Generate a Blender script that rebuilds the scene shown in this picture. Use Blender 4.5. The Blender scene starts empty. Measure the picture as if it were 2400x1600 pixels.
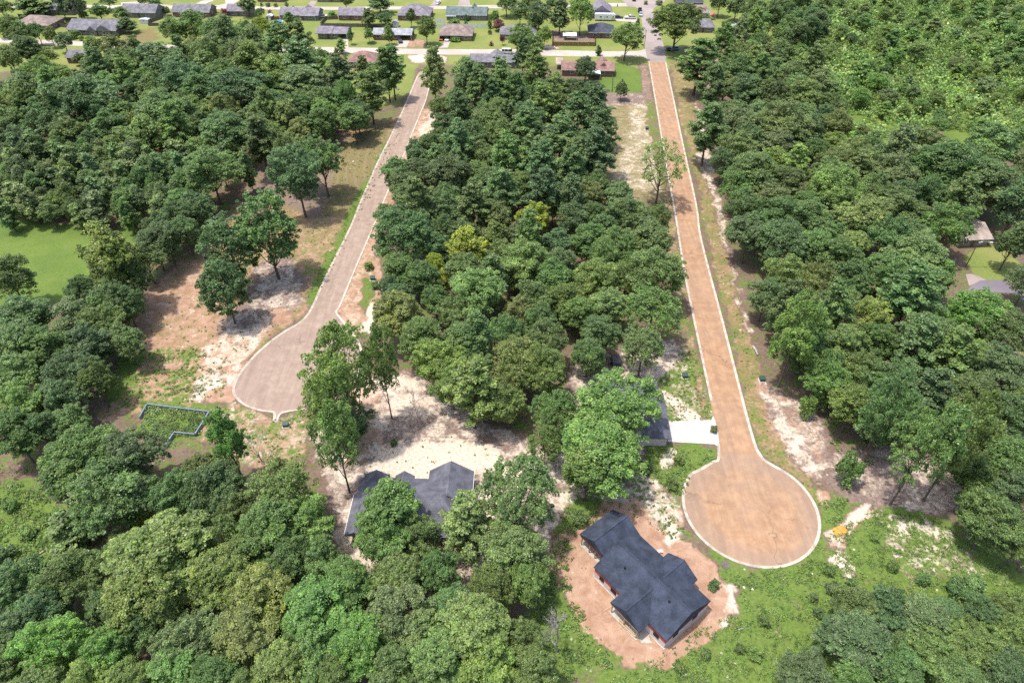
# Aerial view over two new cul-de-sac roads cut through woods, suburb beyond.
import bpy, math, random
import numpy as np
from mathutils import Vector, Matrix
from mathutils.geometry import tessellate_polygon

random.seed(11)
RNG = np.random.default_rng(11)
PI = math.pi
scene = bpy.context.scene
COL = scene.collection

# ---------------------------------------------------------------- survey: photo point -> ground metre
TH, FOC, CAMH = math.radians(41.0), 1600.0, 105.0
CR = {'a': (0, 0, 2.936), 'b': (800, 0, 2.936), 'c': (1600, 0, 2.936), 'd': (0, 534, 2.936), 'e': (800, 534, 2.936), 'f': (1600, 534, 2.936),
      'g': (0, 1066, 2.936), 'h': (800, 1066, 2.936), 'i': (1600, 1066, 2.936), 't': (0, 0, 4.704), 'u': (500, 0, 4.704), 'v': (1000, 0, 4.704),
      'w': (1300, 0, 4.704), 'D': (0, 0, .98), 'H': (1280, 1170, 3.9208), 'S': (780, 1050, 5.88), 'Q': (1320, 820, 6.189), 'F': (300, 900, 5.88),
      'R': (2150, 480, 6.532), 'J': (500, 0, 7.84), 'K': (1480, 0, 7.127)}


def PX(c, x, y):
    o = CR[c]
    return (o[0] + x / o[2], o[1] + y / o[2])


def W(c, x, y, z=0.0):
    px, py = PX(c, x, y)
    a = (px - 1200) / FOC
    b = (py - 800) / FOC
    t = (z - CAMH) / (-math.sin(TH) - b * math.cos(TH))
    return (a * t, (math.cos(TH) - b * math.sin(TH)) * t)


def proj(x, y, z):
    """ground metre -> photo point (2400 wide)"""
    f = y * math.cos(TH) - (z - CAMH) * math.sin(TH)
    d = -(z - CAMH) * math.cos(TH) - y * math.sin(TH)
    return (1200 + FOC * x / f, 800 + FOC * d / f)


def pxm(c, x, y, z=0.0):
    """metres per crop unit across at that point"""
    a, b = W(c, x, y, z), W(c, x + 1, y, z)
    return b[0] - a[0]


def tag(o, label=None, cat=None, group=None, kind=None):
    if label: o['label'] = label
    if cat: o['category'] = cat
    if group: o['group'] = group
    if kind: o['kind'] = kind
    return o


def empty(name, loc, rz=0.0, label=None, cat=None, group=None):
    o = bpy.data.objects.new(name, None)
    o.empty_display_size = 0.5
    o.location = loc
    o.rotation_euler = (0, 0, rz)
    COL.objects.link(o)
    return tag(o, label, cat, group)


def np_mesh(name, verts, faces4=None, faces3=None, mat=None, attr=None, smooth=False):
    me = bpy.data.meshes.new(name)
    verts = np.asarray(verts, np.float32)
    me.vertices.add(len(verts))
    me.vertices.foreach_set('co', verts.ravel())
    parts, starts, s = [], [], 0
    for f, k in ((faces4, 4), (faces3, 3)):
        if f is not None and len(f):
            f = np.asarray(f, np.int32)
            parts.append(f.ravel())
            starts.append(s + np.arange(len(f), dtype=np.int32) * k)
            s += f.size
    loops = np.concatenate(parts)
    st = np.concatenate(starts)
    me.loops.add(len(loops))
    me.loops.foreach_set('vertex_index', loops)
    me.polygons.add(len(st))
    me.polygons.foreach_set('loop_start', st)
    if attr is not None:
        for an, av in attr.items():
            at = me.attributes.new(an, 'FLOAT_COLOR', 'POINT')
            at.data.foreach_set('color', np.asarray(av, np.float32).ravel())
    me.update(calc_edges=True)
    me.validate()
    if smooth:
        me.polygons.foreach_set('use_smooth', np.ones(len(me.polygons), bool))
    if mat: me.materials.append(mat)
    return me


class MB:
    """collects boxes, prisms, tubes and lofts into ONE mesh"""
    def __init__(s):
        s.v, s.f = [], []

    def add(s, vs, fs):
        n = len(s.v)
        s.v += [tuple(p) for p in vs]
        s.f += [tuple(i + n for i in f) for f in fs]
        return s

    def box(s, x0, x1, y0, y1, z0, z1):
        vs = [(x, y, z) for z in (z0, z1) for (x, y) in ((x0, y0), (x1, y0), (x1, y1), (x0, y1))]
        return s.add(vs, [(3, 2, 1, 0), (4, 5, 6, 7), (0, 1, 5, 4), (1, 2, 6, 5), (2, 3, 7, 6), (3, 0, 4, 7)])

    def bar(s, a, b, w, h):
        a, b = Vector(a), Vector(b)
        d = (b - a).normalized()
        up = Vector((0, 0, 1)) if abs(d.z) < .95 else Vector((0, 1, 0))
        r = d.cross(up).normalized() * (w / 2)
        u = r.cross(d).normalized() * (h / 2)
        vs = [p + i * r + j * u for p in (a, b) for (i, j) in ((-1, -1), (1, -1), (1, 1), (-1, 1))]
        return s.add(vs, [(0, 1, 2, 3), (7, 6, 5, 4), (0, 4, 5, 1), (1, 5, 6, 2), (2, 6, 7, 3), (3, 7, 4, 0)])

    def tube(s, pts, rad, n=7, cap=True):
        pts = [Vector(p) for p in pts]
        rings = []
        for i, p in enumerate(pts):
            d = (pts[min(i + 1, len(pts) - 1)] - pts[max(i - 1, 0)]).normalized()
            x = d.cross(Vector((.31, .95, .1))).normalized()
            y = d.cross(x)
            r = rad[i] if hasattr(rad, '__len__') else rad
            rings.append([p + r * (math.cos(2 * PI * k / n) * x + math.sin(2 * PI * k / n) * y) for k in range(n)])
        vs = [q for r in rings for q in r]
        fs = []
        for i in range(len(pts) - 1):
            for k in range(n):
                fs.append((i * n + k, i * n + (k + 1) % n, (i + 1) * n + (k + 1) % n, (i + 1) * n + k))
        if cap:
            fs += [tuple(range(n - 1, -1, -1)), tuple(range((len(pts) - 1) * n, len(pts) * n))]
        return s.add(vs, fs)

    def prism(s, poly, z0, z1):
        n = len(poly)
        vs = [(x, y, z0) for x, y in poly] + [(x, y, z1) for x, y in poly]
        tri = tessellate_polygon([[Vector((x, y, 0)) for x, y in poly]])
        fs = []
        for t in tri:
            a, b, c = [Vector(vs[i][:2]) for i in t]
            t = tuple(t) if (b - a).cross(c - a) > 0 else tuple(reversed(t))
            fs.append(tuple(i + n for i in t))
            fs.append(tuple(reversed(t)))
        ar = sum(poly[i][0] * poly[(i + 1) % n][1] - poly[(i + 1) % n][0] * poly[i][1] for i in range(n))
        for i in range(n):
            j = (i + 1) % n
            fs.append((i, j, j + n, i + n) if ar > 0 else (j, i, i + n, j + n))
        return s.add(vs, fs)

    def extrude_profile(s, prof, y0, y1):
        """closed x-z profile swept along y"""
        n = len(prof)
        vs = [(x, y0, z) for x, z in prof] + [(x, y1, z) for x, z in prof]
        fs = [tuple(range(n)), tuple(range(2 * n - 1, n - 1, -1))]
        fs += [(i, i + n, (i + 1) % n + n, (i + 1) % n) for i in range(n)]
        return s.add(vs, fs)

    def gable(s, x0, x1, y0, y1, z, rise, axis='x', hip0=0.0, hip1=0.0, th=.16):
        """pitched roof solid over a rectangle; ridge along axis; hip0/hip1 pull the ridge ends in"""
        if axis == 'y':
            t = MB().gable(y0, y1, x0, x1, z, rise, 'x', hip0, hip1, th)
            return s.add([(b, a, c) for a, b, c in t.v], [tuple(reversed(f)) for f in t.f])
        m = (y0 + y1) / 2
        vs = [(x0, y0, z - th), (x1, y0, z - th), (x1, y1, z - th), (x0, y1, z - th), (x0, y0, z), (x1, y0, z), (x1, y1, z), (x0, y1, z),
              (x0 + hip0, m, z + rise), (x1 - hip1, m, z + rise)]
        fs = [(3, 2, 1, 0), (0, 1, 5, 4), (2, 3, 7, 6), (4, 5, 9, 8), (6, 7, 8, 9), (1, 2, 6, 5), (3, 0, 4, 7), (5, 6, 9), (7, 4, 8)]
        return s.add(vs, fs)

    def mesh(s, name, mat, smooth=False):
        me = bpy.data.meshes.new(name)
        me.from_pydata([tuple(v) for v in s.v], [], s.f)
        me.update()
        if smooth: me.polygons.foreach_set('use_smooth', np.ones(len(me.polygons), bool))
        if mat: me.materials.append(mat)
        return me

    def build(s, name, mat, parent=None, smooth=False, loc=None):
        o = bpy.data.objects.new(name, s.mesh(name, mat, smooth))
        COL.objects.link(o)
        if parent: o.parent = parent
        if loc: o.location = loc
        return o


# ---------------------------------------------------------------- materials
def newmat(name):
    m = bpy.data.materials.new(name)
    m.use_nodes = True
    nt = m.node_tree
    nt.nodes.clear()
    out = nt.nodes.new('ShaderNodeOutputMaterial')
    return m, nt, out


class NT:
    """tiny helper for wiring nodes"""
    def __init__(s, nt): s.nt = nt

    def n(s, t, **kw):
        nd = s.nt.nodes.new(t)
        for k, v in kw.items(): setattr(nd, k, v)
        return nd

    def set(s, sock, v):
        if hasattr(v, 'is_linked'): s.nt.links.new(v, sock)
        else: sock.default_value = v

    def noise(s, vec, scale, detail=4, rough=.55, dist=0.0):
        nd = s.n('ShaderNodeTexNoise')
        s.set(nd.inputs['Vector'], vec)
        nd.inputs['Scale'].default_value = scale
        nd.inputs['Detail'].default_value = detail
        nd.inputs['Roughness'].default_value = rough
        nd.inputs['Distortion'].default_value = dist
        return nd.outputs['Fac']

    def math(s, op, a, b=0.0, clamp=False):
        nd = s.n('ShaderNodeMath', operation=op, use_clamp=clamp)
        s.set(nd.inputs[0], a)
        s.set(nd.inputs[1], b)
        return nd.outputs[0]

    def step(s, v, lo, hi, a=0.0, b=1.0):
        nd = s.n('ShaderNodeMapRange', interpolation_type='SMOOTHSTEP')
        s.set(nd.inputs['Value'], v)
        for k, q in (('From Min', lo), ('From Max', hi), ('To Min', a), ('To Max', b)): s.set(nd.inputs[k], q)
        return nd.outputs[0]

    def mix(s, f, a, b, mode='MIX'):
        nd = s.n('ShaderNodeMix', data_type='RGBA', blend_type=mode)
        s.set(nd.inputs[0], f)
        s.set(nd.inputs[6], a if hasattr(a, 'is_linked') else (*a, 1))
        s.set(nd.inputs[7], b if hasattr(b, 'is_linked') else (*b, 1))
        return nd.outputs[2]

    def mul(s, col, f):
        nd = s.n('ShaderNodeVectorMath', operation='SCALE')
        s.set(nd.inputs[0], col if hasattr(col, 'is_linked') else col)
        s.set(nd.inputs['Scale'], f)
        return nd.outputs[0]

    def bsdf(s, out, col, rough=.8, spec=.3, metal=0.0, normal=None):
        b = s.n('ShaderNodeBsdfPrincipled')
        s.set(b.inputs['Base Color'], col if hasattr(col, 'is_linked') else (*col, 1))
        s.set(b.inputs['Roughness'], rough)
        b.inputs['Specular IOR Level'].default_value = spec
        b.inputs['Metallic'].default_value = metal
        if normal is not None: s.set(b.inputs['Normal'], normal)
        s.nt.links.new(b.outputs[0], out.inputs[0])
        return b

    def bump(s, h, strength, dist):
        nd = s.n('ShaderNodeBump')
        nd.inputs['Strength'].default_value = strength
        nd.inputs['Distance'].default_value = dist
        s.set(nd.inputs['Height'], h)
        return nd.outputs[0]

    def objco(s): return s.n('ShaderNodeTexCoord').outputs['Object']

    def pos(s): return s.n('ShaderNodeNewGeometry').outputs['Position']


def plain(name, col, rough=.7, spec=.3, metal=0.0, var=.18, scale=3.0):
    m, nt, out = newmat(name)
    k = NT(nt)
    nz = k.noise(k.objco(), scale, 5, .6)
    c = k.mul((*col,), k.step(nz, .25, .75, 1 - var, 1 + var))
    k.bsdf(out, c, rough, spec, metal)
    return m


def brick(name, col, mortar=(.34, .31, .28)):
    m, nt, out = newmat(name)
    k = NT(nt)
    co = k.objco()
    nd = k.n('ShaderNodeTexBrick')
    sep = k.n('ShaderNodeSeparateXYZ')
    k.set(sep.inputs[0], co)
    cmb = k.n('ShaderNodeCombineXYZ')
    k.set(cmb.inputs[0], k.math('ADD', sep.outputs[0], sep.outputs[1]))
    k.set(cmb.inputs[1], sep.outputs[2])
    k.set(nd.inputs['Vector'], cmb.outputs[0])
    nd.inputs['Color1'].default_value = (*col, 1)
    nd.inputs['Color2'].default_value = (col[0] * .7, col[1] * .66, col[2] * .66, 1)
    nd.inputs['Mortar'].default_value = (*mortar, 1)
    nd.inputs['Scale'].default_value = 1.0
    nd.inputs['Brick Width'].default_value = .24
    nd.inputs['Row Height'].default_value = .085
    nd.inputs['Mortar Size'].default_value = .008
    c = k.mix(k.step(k.noise(co, 1.2, 4), .3, .7, 0, .35), nd.outputs['Color'], (col[0] * .6, col[1] * .55, col[2] * .55))
    k.bsdf(out, c, .9, .2)
    return m


def shingle(name, col, streak=.34):
    m, nt, out = newmat(name)
    k = NT(nt)
    co = k.objco()
    n1 = k.noise(co, 9.0, 3, .7)
    n2 = k.noise(co, .55, 4, .6)
    wv = k.n('ShaderNodeTexWave', wave_type='BANDS', bands_direction='Z')
    k.set(wv.inputs['Vector'], co)
    wv.inputs['Scale'].default_value = 2.6
    wv.inputs['Distortion'].default_value = .6
    f = k.math('MULTIPLY', k.step(n1, .25, .75, .6, 1.45), k.step(n2, .25, .75, 1 - streak, 1 + streak))
    f = k.math('MULTIPLY', f, k.step(wv.outputs['Fac'], 0, 1, .93, 1.06))
    k.bsdf(out, k.mul((*col,), f), .92, .2, normal=k.bump(n1, .3, .02))
    return m


M = {}
M['roof_navy'] = shingle('navy_shingle', (.042, .052, .076))
M['roof_slate'] = shingle('slate_shingle', (.118, .12, .145))
M['roof_grey'] = shingle('grey_shingle', (.17, .165, .18))
M['roof_lilac'] = shingle('lilac_grey_shingle', (.20, .18, .205))
M['roof_pale'] = shingle('pale_grey_shingle', (.30, .31, .33))
M['roof_brown'] = shingle('brown_shingle', (.24, .185, .165))
M['roof_red'] = shingle('red_brown_shingle', (.25, .15, .13))
M['roof_green'] = shingle('green_metal_roof', (.125, .158, .15))
M['roof_dark'] = shingle('dark_blue_shingle', (.07, .075, .10))
M['roof_tan'] = shingle('tan_shingle', (.35, .285, .245))
M['brick'] = brick('red_brick', (.22, .10, .075))
M['brick_tan'] = brick('tan_brick', (.26, .19, .14))
M['brick_grey'] = brick('grey_brick', (.20, .19, .18))
M['white'] = plain('white_trim', (.75, .74, .72), .6, var=.06)
M['wrap_red'] = plain('red_house_wrap', (.36, .07, .06), .5, var=.25, scale=1.2)
M['wrap_white'] = plain('pale_sheathing', (.60, .50, .48), .7, var=.12, scale=1.5)
M['slab'] = plain('concrete_slab', (.42, .38, .32), .85, var=.2, scale=.8)
M['lumber'] = plain('raw_lumber', (.42, .30, .19), .8)
M['wood_brown'] = plain('stained_fence_wood', (.17, .085, .05), .85, var=.35, scale=2.5)
M['wood_grey'] = plain('weathered_fence_wood', (.13, .11, .10), .9, var=.3, scale=2.5)
M['fence_white'] = plain('white_vinyl', (.72, .73, .73), .5, var=.06)
M['glass'] = plain('window_glass', (.03, .035, .045), .12, .6, var=.3)
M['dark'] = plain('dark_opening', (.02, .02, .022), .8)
M['door'] = plain('painted_door', (.10, .07, .06), .5)
M['galv'] = plain('galvanised_metal', (.45, .46, .48), .45, .5, .6)
M['box_green'] = plain('green_utility_paint', (.035, .07, .055), .5, .4)
M['pad'] = plain('equipment_pad', (.50, .48, .44), .9)
M['rubber'] = plain('tyre_rubber', (.018, .018, .02), .9)
M['rim'] = plain('wheel_rim', (.35, .35, .36), .35, .5, .7)
M['lamp'] = plain('headlight_lens', (.6, .6, .58), .2, .5)
M['tail'] = plain('tail_light_lens', (.30, .02, .02), .3, .5)
M['cmu'] = brick('concrete_block', (.30, .33, .40), (.22, .23, .26))
M['cmu'].node_tree.nodes['Brick Texture'].inputs['Brick Width'].default_value = .42
M['cmu'].node_tree.nodes['Brick Texture'].inputs['Row Height'].default_value = .205
M['straw'] = plain('cut_pole_wood', (.30, .24, .19), .9)
M['teal'] = plain('teal_canopy', (.10, .55, .60), .6)
M['pink'] = plain('red_canopy', (.62, .12, .13), .6)
M['blue_paint'] = plain('blue_siding', (.02, .06, .22), .6)
M['blue_tarp'] = plain('blue_tarp', (.03, .20, .45), .5)
M['tin'] = plain('pale_metal_roofing', (.62, .64, .66), .4, .4, .3, var=.08)


def paint(name, col):
    return plain(name, col, .28, .5, var=.05)


M['p_white'] = paint('white_car_paint', (.70, .71, .72))
M['p_red'] = paint('red_car_paint', (.38, .02, .03))
M['p_navy'] = paint('dark_blue_car_paint', (.025, .035, .08))
M['p_black'] = paint('black_car_paint', (.02, .02, .025))
M['p_silver'] = paint('silver_car_paint', (.42, .46, .50))
M['p_blue'] = paint('blue_car_paint', (.04, .12, .32))


def leafmat(name, mode='object', tr=.46, rough=.42, spec=.45):
    """foliage: tone from the object colour (or a per plant tint), each leaf a little different"""
    m, nt, out = newmat(name)
    k = NT(nt)
    if mode == 'object':
        base = k.n('ShaderNodeObjectInfo').outputs['Color']
    else:
        a = k.n('ShaderNodeAttribute', attribute_name='tint')
        base = a.outputs['Color']
    rnd = k.n('ShaderNodeNewGeometry').outputs['Random Per Island']
    hs = k.n('ShaderNodeHueSaturation')
    k.set(hs.inputs['Color'], base)
    # sprays of newer, yellower growth next to older leaves
    oc = k.objco()
    g1, g2 = k.noise(oc, .42, 3, .6), k.noise(oc, .17, 2, .5)
    grow = k.math('MULTIPLY', k.step(g1, .3, .7, .76, 1.26), k.step(g2, .35, .65, .86, 1.14))
    k.set(hs.inputs['Value'], k.math('MULTIPLY', k.step(rnd, 0, 1, .58, 1.46), grow))
    r2 = k.math('FRACT', k.math('MULTIPLY', rnd, 37.3))
    k.set(hs.inputs['Hue'], k.math('ADD', k.step(g1, .3, .7, .498, .472), k.math('MULTIPLY', r2, .028)))
    k.set(hs.inputs['Saturation'], k.step(r2, 0, 1, .85, 1.1))
    b = k.n('ShaderNodeBsdfPrincipled')
    k.set(b.inputs['Base Color'], hs.outputs[0])
    b.inputs['Roughness'].default_value = rough
    b.inputs['Specular IOR Level'].default_value = spec
    t = k.n('ShaderNodeBsdfTranslucent')
    k.set(t.inputs['Color'], k.mul(hs.outputs[0], 1.5))
    mx = k.n('ShaderNodeMixShader')
    mx.inputs[0].default_value = tr
    nt.links.new(b.outputs[0], mx.inputs[1])
    nt.links.new(t.outputs[0], mx.inputs[2])
    nt.links.new(mx.outputs[0], out.inputs[0])
    return m


M['leaf'] = leafmat('tree_leaves')
M['needle'] = leafmat('pine_needles', tr=.36, rough=.55)
M['weed'] = leafmat('ground_plants', 'tint', .25, .6, .25)


def barkmat(name, col):
    m, nt, out = newmat(name)
    k = NT(nt)
    co = k.objco()
    n1 = k.noise(co, 2.5, 6, .7)
    k.bsdf(out, k.mul((*col,), k.step(n1, .25, .75, .6, 1.4)), .95, .15, normal=k.bump(n1, .6, .05))
    return m


M['bark'] = barkmat('oak_bark', (.12, .095, .075))
M['bark_pine'] = barkmat('pine_bark', (.14, .085, .06))
M['bark_dead'] = barkmat('bleached_deadwood', (.36, .33, .30))
# ---------------------------------------------------------------- ground zones (what the soil is covered with)
def WP(c, pts, z=0.0): return [W(c, x, y, z) for x, y in pts]


def graded(lo, a, b, hi, step, k):
    v = list(np.arange(a, b + step * .5, step))
    d, p = step, b
    while p < hi:
        d = min(d * k, 90)
        p += d
        v.append(p)
    d, p = step, a
    w = []
    while p > lo:
        d = min(d * k, 90)
        p -= d
        w.append(p)
    return np.array(w[::-1] + v)


GX = graded(-3200, -100, 100, 3200, .85, 1.022)
GY = graded(-900, 42, 185, 4200, .85, 1.012)
XX, YY = np.meshgrid(GX, GY)
XX, YY = XX.ravel(), YY.ravel()


def wob(x, y, s, seed):
    r = np.random.default_rng(seed)
    o = np.zeros_like(x)
    for i in range(7):
        a, f = r.uniform(0, 2 * PI), (1.7 ** (i % 4)) / s
        o += np.sin((x * math.cos(a) + y * math.sin(a)) * f * 2 * PI + r.uniform(0, 7)) / 1.5 ** (i % 4)
    return o / 3.2


JX = XX + wob(XX, YY, 14, 1) * 1.3
JY = YY + wob(XX, YY, 14, 2) * 1.3


def inside(poly, x, y, soft):
    """0..1 weight: 1 well inside, fading over +-soft metres"""
    p = np.asarray(poly)
    n = len(p)
    ins = np.zeros(len(x), bool)
    d2 = np.full(len(x), 1e9)
    for i in range(n):
        (x0, y0), (x1, y1) = p[i], p[(i + 1) % n]
        c = ((y0 > y) != (y1 > y))
        with np.errstate(divide='ignore', invalid='ignore'):
            xi = (x1 - x0) * (y - y0) / (y1 - y0 if y1 != y0 else 1e-9) + x0
        ins ^= c & (x < xi)
        ex, ey = x1 - x0, y1 - y0
        t = np.clip(((x - x0) * ex + (y - y0) * ey) / (ex * ex + ey * ey + 1e-9), 0, 1)
        d2 = np.minimum(d2, (x - x0 - t * ex) ** 2 + (y - y0 - t * ey) ** 2)
    d = np.sqrt(d2) * np.where(ins, 1, -1)
    return np.clip(d / (2 * soft) + .5, 0, 1)


CLS = ['sand', 'clay', 'dry', 'weed', 'lawn', 'field', 'brown', 'rut']
ZW = np.zeros((8, len(XX)))
ZW[3] = .40
ZONES = []


def Z(cls, pts, soft=1.0, crop='D', world=False, jit=True):
    poly = pts if world else WP(crop, pts)
    xs, ys = [p[0] for p in poly], [p[1] for p in poly]
    m = (XX > min(xs) - 8) & (XX < max(xs) + 8) & (YY > min(ys) - 8) & (YY < max(ys) + 8)
    w = inside(poly, (JX if jit else XX)[m], (JY if jit else YY)[m], soft)
    for i, c in enumerate(CLS):
        ZW[i][m] = ZW[i][m] * (1 - w) + cls.get(c, 0) * w
    ZONES.append((cls, poly))


# suburb: everything north of the woods is mown yard
Z({'lawn': .85, 'dry': .42}, [(-420, 285), (-150, 300), (-95, 308), (75, 300), (80, 330), (150, 345), (160, 380), (420, 390), (420, 900), (-700, 900)], 3, world=True)
# far right scrub land
Z({'field': 1.3, 'weed': 1.0}, [(1700, -60), (2700, -60), (2700, 330), (1960, 330), (1850, 160)], 5)
# field on the left
Z({'field': 1.0}, [(-160, 505), (60, 505), (230, 520), (345, 525), (345, 600), (250, 650), (120, 700), (-200, 720)], 1.2)
# cleared lot left of the left road
Z({'clay': .78, 'dry': .55, 'brown': .38, 'sand': .12, 'weed': .3}, [(520, 520), (560, 420), (650, 320), (730, 290), (900, 270), (940, 255), (800, 560), (720, 705), (560, 830), (520, 900), (430, 940), (240, 960), (190, 960), (240, 820), (330, 700), (420, 580)], 1.5)
Z({'clay': .9, 'dry': .35, 'sand': .2}, [(400, 610), (490, 600), (510, 700), (560, 760), (430, 800), (300, 800), (330, 700)], 1.5)
Z({'brown': .85, 'sand': .42, 'dry': .1}, [(600, 600), (660, 590), (700, 640), (690, 700), (620, 760), (530, 800), (500, 740), (570, 690)], 1.6)
Z({'brown': .9, 'dry': .35}, [(560, 420), (650, 330), (780, 300), (830, 330), (790, 450), (730, 500), (640, 470), (560, 520)], 2)
Z({'clay': 1.0, 'sand': .1}, [(620, 715), (660, 705), (665, 735), (620, 748)], .8)
Z({'weed': .9, 'dry': .5}, [(745, 600), (830, 420), (930, 270), (945, 262), (800, 560), (722, 700), (700, 700)], 1.0)
Z({'dry': .8, 'brown': .4, 'rut': .35}, [(790, 330), (850, 290), (900, 280), (850, 400), (790, 480), (740, 500)], 1.2)
Z({'weed': .52, 'clay': .8, 'sand': .15}, [(240, 830), (330, 800), (460, 790), (540, 860), (510, 910), (430, 930), (240, 960)], 1.2)
Z({'weed': 1.0}, [(265, 825), (330, 825), (300, 880), (245, 930), (232, 925), (245, 870)], .8)
Z({'brown': .85, 'sand': .1}, [(250, 800), (265, 820), (240, 880), (232, 940), (170, 950), (130, 980), (150, 930), (200, 860)], .8)
Z({'clay': .7, 'sand': .55, 'dry': .2}, [(460, 800), (530, 760), (640, 740), (600, 780), (535, 860), (520, 920), (440, 920), (470, 880)], 1.0)
Z({'sand': .75, 'clay': .5}, [(450, 870), (500, 870), (530, 895), (530, 925), (440, 922)], .8)
Z({'clay': 1.0}, [(480, 900), (532, 880), (536, 930), (480, 925)], .8)
Z({'weed': .85, 'clay': .62}, [(330, 925), (480, 940), (470, 1000), (380, 1020), (330, 980)], .7)
Z({'weed': .42, 'clay': .72, 'sand': .4, 'dry': .42}, [(480, 940), (540, 930), (620, 955), (700, 955), (700, 1040), (640, 1080), (560, 1060), (470, 1010)], 1.0)
# strip between left road and the middle wood
Z({'clay': .95, 'dry': .3, 'sand': .3}, [(965, 250), (1030, 260), (1040, 300), (990, 310), (930, 400), (905, 460), (860, 560), (880, 650), (850, 770), (800, 760), (775, 715), (790, 650), (850, 500), (920, 330)], .8)
Z({'clay': .6, 'brown': .3, 'sand': .55, 'dry': .2}, [(965, 300), (985, 250), (1040, 260), (1040, 300), (990, 315), (940, 380), (925, 400)], .8)
Z({'sand': .9}, [(845, 690), (865, 700), (860, 770), (840, 765), (835, 720)], .6)
Z({'weed': .8, 'dry': .4}, [(835, 640), (870, 640), (850, 690), (828, 730), (828, 680)], .6)
Z({'brown': .95, 'sand': .2}, [(880, 620), (990, 600), (980, 680), (900, 700)], 1.2)
# sandy yard in the middle
Z({'brown': .75, 'sand': .55, 'clay': .3}, [(830, 870), (960, 850), (1100, 950), (1200, 1000), (1310, 1030), (1330, 1180), (1250, 1330), (1050, 1400), (900, 1360), (780, 1290), (740, 1080), (700, 1000), (830, 940)], 1.5)
Z({'sand': .42, 'brown': .78}, [(760, 1030), (860, 960), (1000, 960), (1140, 1000), (1230, 1040), (1310, 1080), (1300, 1150), (1100, 1130), (960, 1120), (760, 1150)], 1.5)
Z({'sand': .92, 'brown': .3}, [(850, 1080), (890, 1030), (960, 1012), (1080, 1015), (1170, 1055), (1290, 1080), (1285, 1110), (1150, 1090), (1080, 1070), (960, 1120), (870, 1110)], 1.6)
Z({'clay': .75, 'sand': .5, 'dry': .2}, [(800, 900), (850, 880), (870, 930), (880, 1010), (840, 1060), (790, 1060), (830, 980)], 1.2)
# around the house behind the tree, right of centre
Z({'brown': .8, 'sand': .5}, [(1300, 830), (1540, 780), (1600, 870), (1620, 960), (1650, 980), (1500, 1050), (1300, 1060)], 1.5)
Z({'weed': .62, 'sand': .62, 'dry': .5}, [(1510, 880), (1560, 810), (1600, 800), (1640, 970), (1530, 975)], .8)
Z({'sand': .95, 'dry': .3}, [(1525, 905), (1560, 915), (1640, 968), (1590, 970), (1560, 950)], .8)
Z({'weed': .95}, [(1490, 1020), (1640, 1030), (1645, 1050), (1600, 1080), (1570, 1140), (1530, 1130), (1480, 1080)], .8)
Z({'sand': .95}, [(1515, 1045), (1545, 1030), (1570, 1050), (1530, 1072)], .5)
Z({'sand': .60, 'weed': .45, 'brown': .5, 'clay': .25}, [(1310, 1040), (1480, 1060), (1540, 1130), (1570, 1160), (1580, 1240), (1560, 1270), (1470, 1200), (1400, 1180), (1330, 1200), (1290, 1150)], 1.2)
Z({'brown': .7, 'sand': .4}, [(1320, 1060), (1450, 1050), (1440, 1130), (1340, 1140)], 1.0)
Z({'weed': .9, 'sand': .2}, [(1300, 1160), (1380, 1150), (1370, 1200), (1320, 1240), (1300, 1330), (1340, 1420), (1400, 1530), (1300, 1568), (1200, 1568), (1230, 1400), (1270, 1250)], 1.0)
# right verge of the right road
Z({'dry': .66, 'weed': .36, 'clay': .68}, [(1535, 140), (1600, 150), (1610, 300), (1640, 420), (1660, 470), (1680, 600), (1720, 760), (1760, 900), (1800, 1030), (1880, 1130), (1900, 1160), (1860, 1140), (1740, 1030), (1720, 960), (1640, 600)], .6)
Z({'brown': .6, 'sand': .55, 'dry': .3}, [(1590, 200), (1620, 300), (1650, 430), (1690, 640), (1740, 770), (1720, 770), (1660, 560), (1600, 360)], .8)
Z({'brown': .8, 'clay': .5}, [(1600, 130), (1700, 140), (1690, 230), (1640, 220), (1600, 190)], 1.5)
Z({'sand': .46, 'clay': .42, 'brown': .75}, [(1735, 880), (1800, 900), (1870, 930), (1900, 1000), (1900, 1080), (1890, 1130), (1850, 1090), (1790, 1010), (1760, 950)], .8)
Z({'sand': .66, 'brown': .7}, [(1770, 920), (1800, 960), (1850, 1020), (1900, 1090), (1895, 1110), (1840, 1050), (1790, 980)], .5)
Z({'brown': 1.0, 'sand': .42}, [(1900, 1030), (2060, 1020), (2200, 1080), (2230, 1190), (2080, 1170), (1960, 1150), (1910, 1110)], 1.2)
Z({'brown': 1.0}, [(1780, 370), (1860, 360), (1850, 400), (1790, 400)], .8)
Z({'clay': .6, 'dry': .5, 'weed': .4}, [(1535, 420), (1545, 500), (1585, 720), (1625, 960), (1610, 960), (1560, 700), (1520, 470)], .4)
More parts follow.
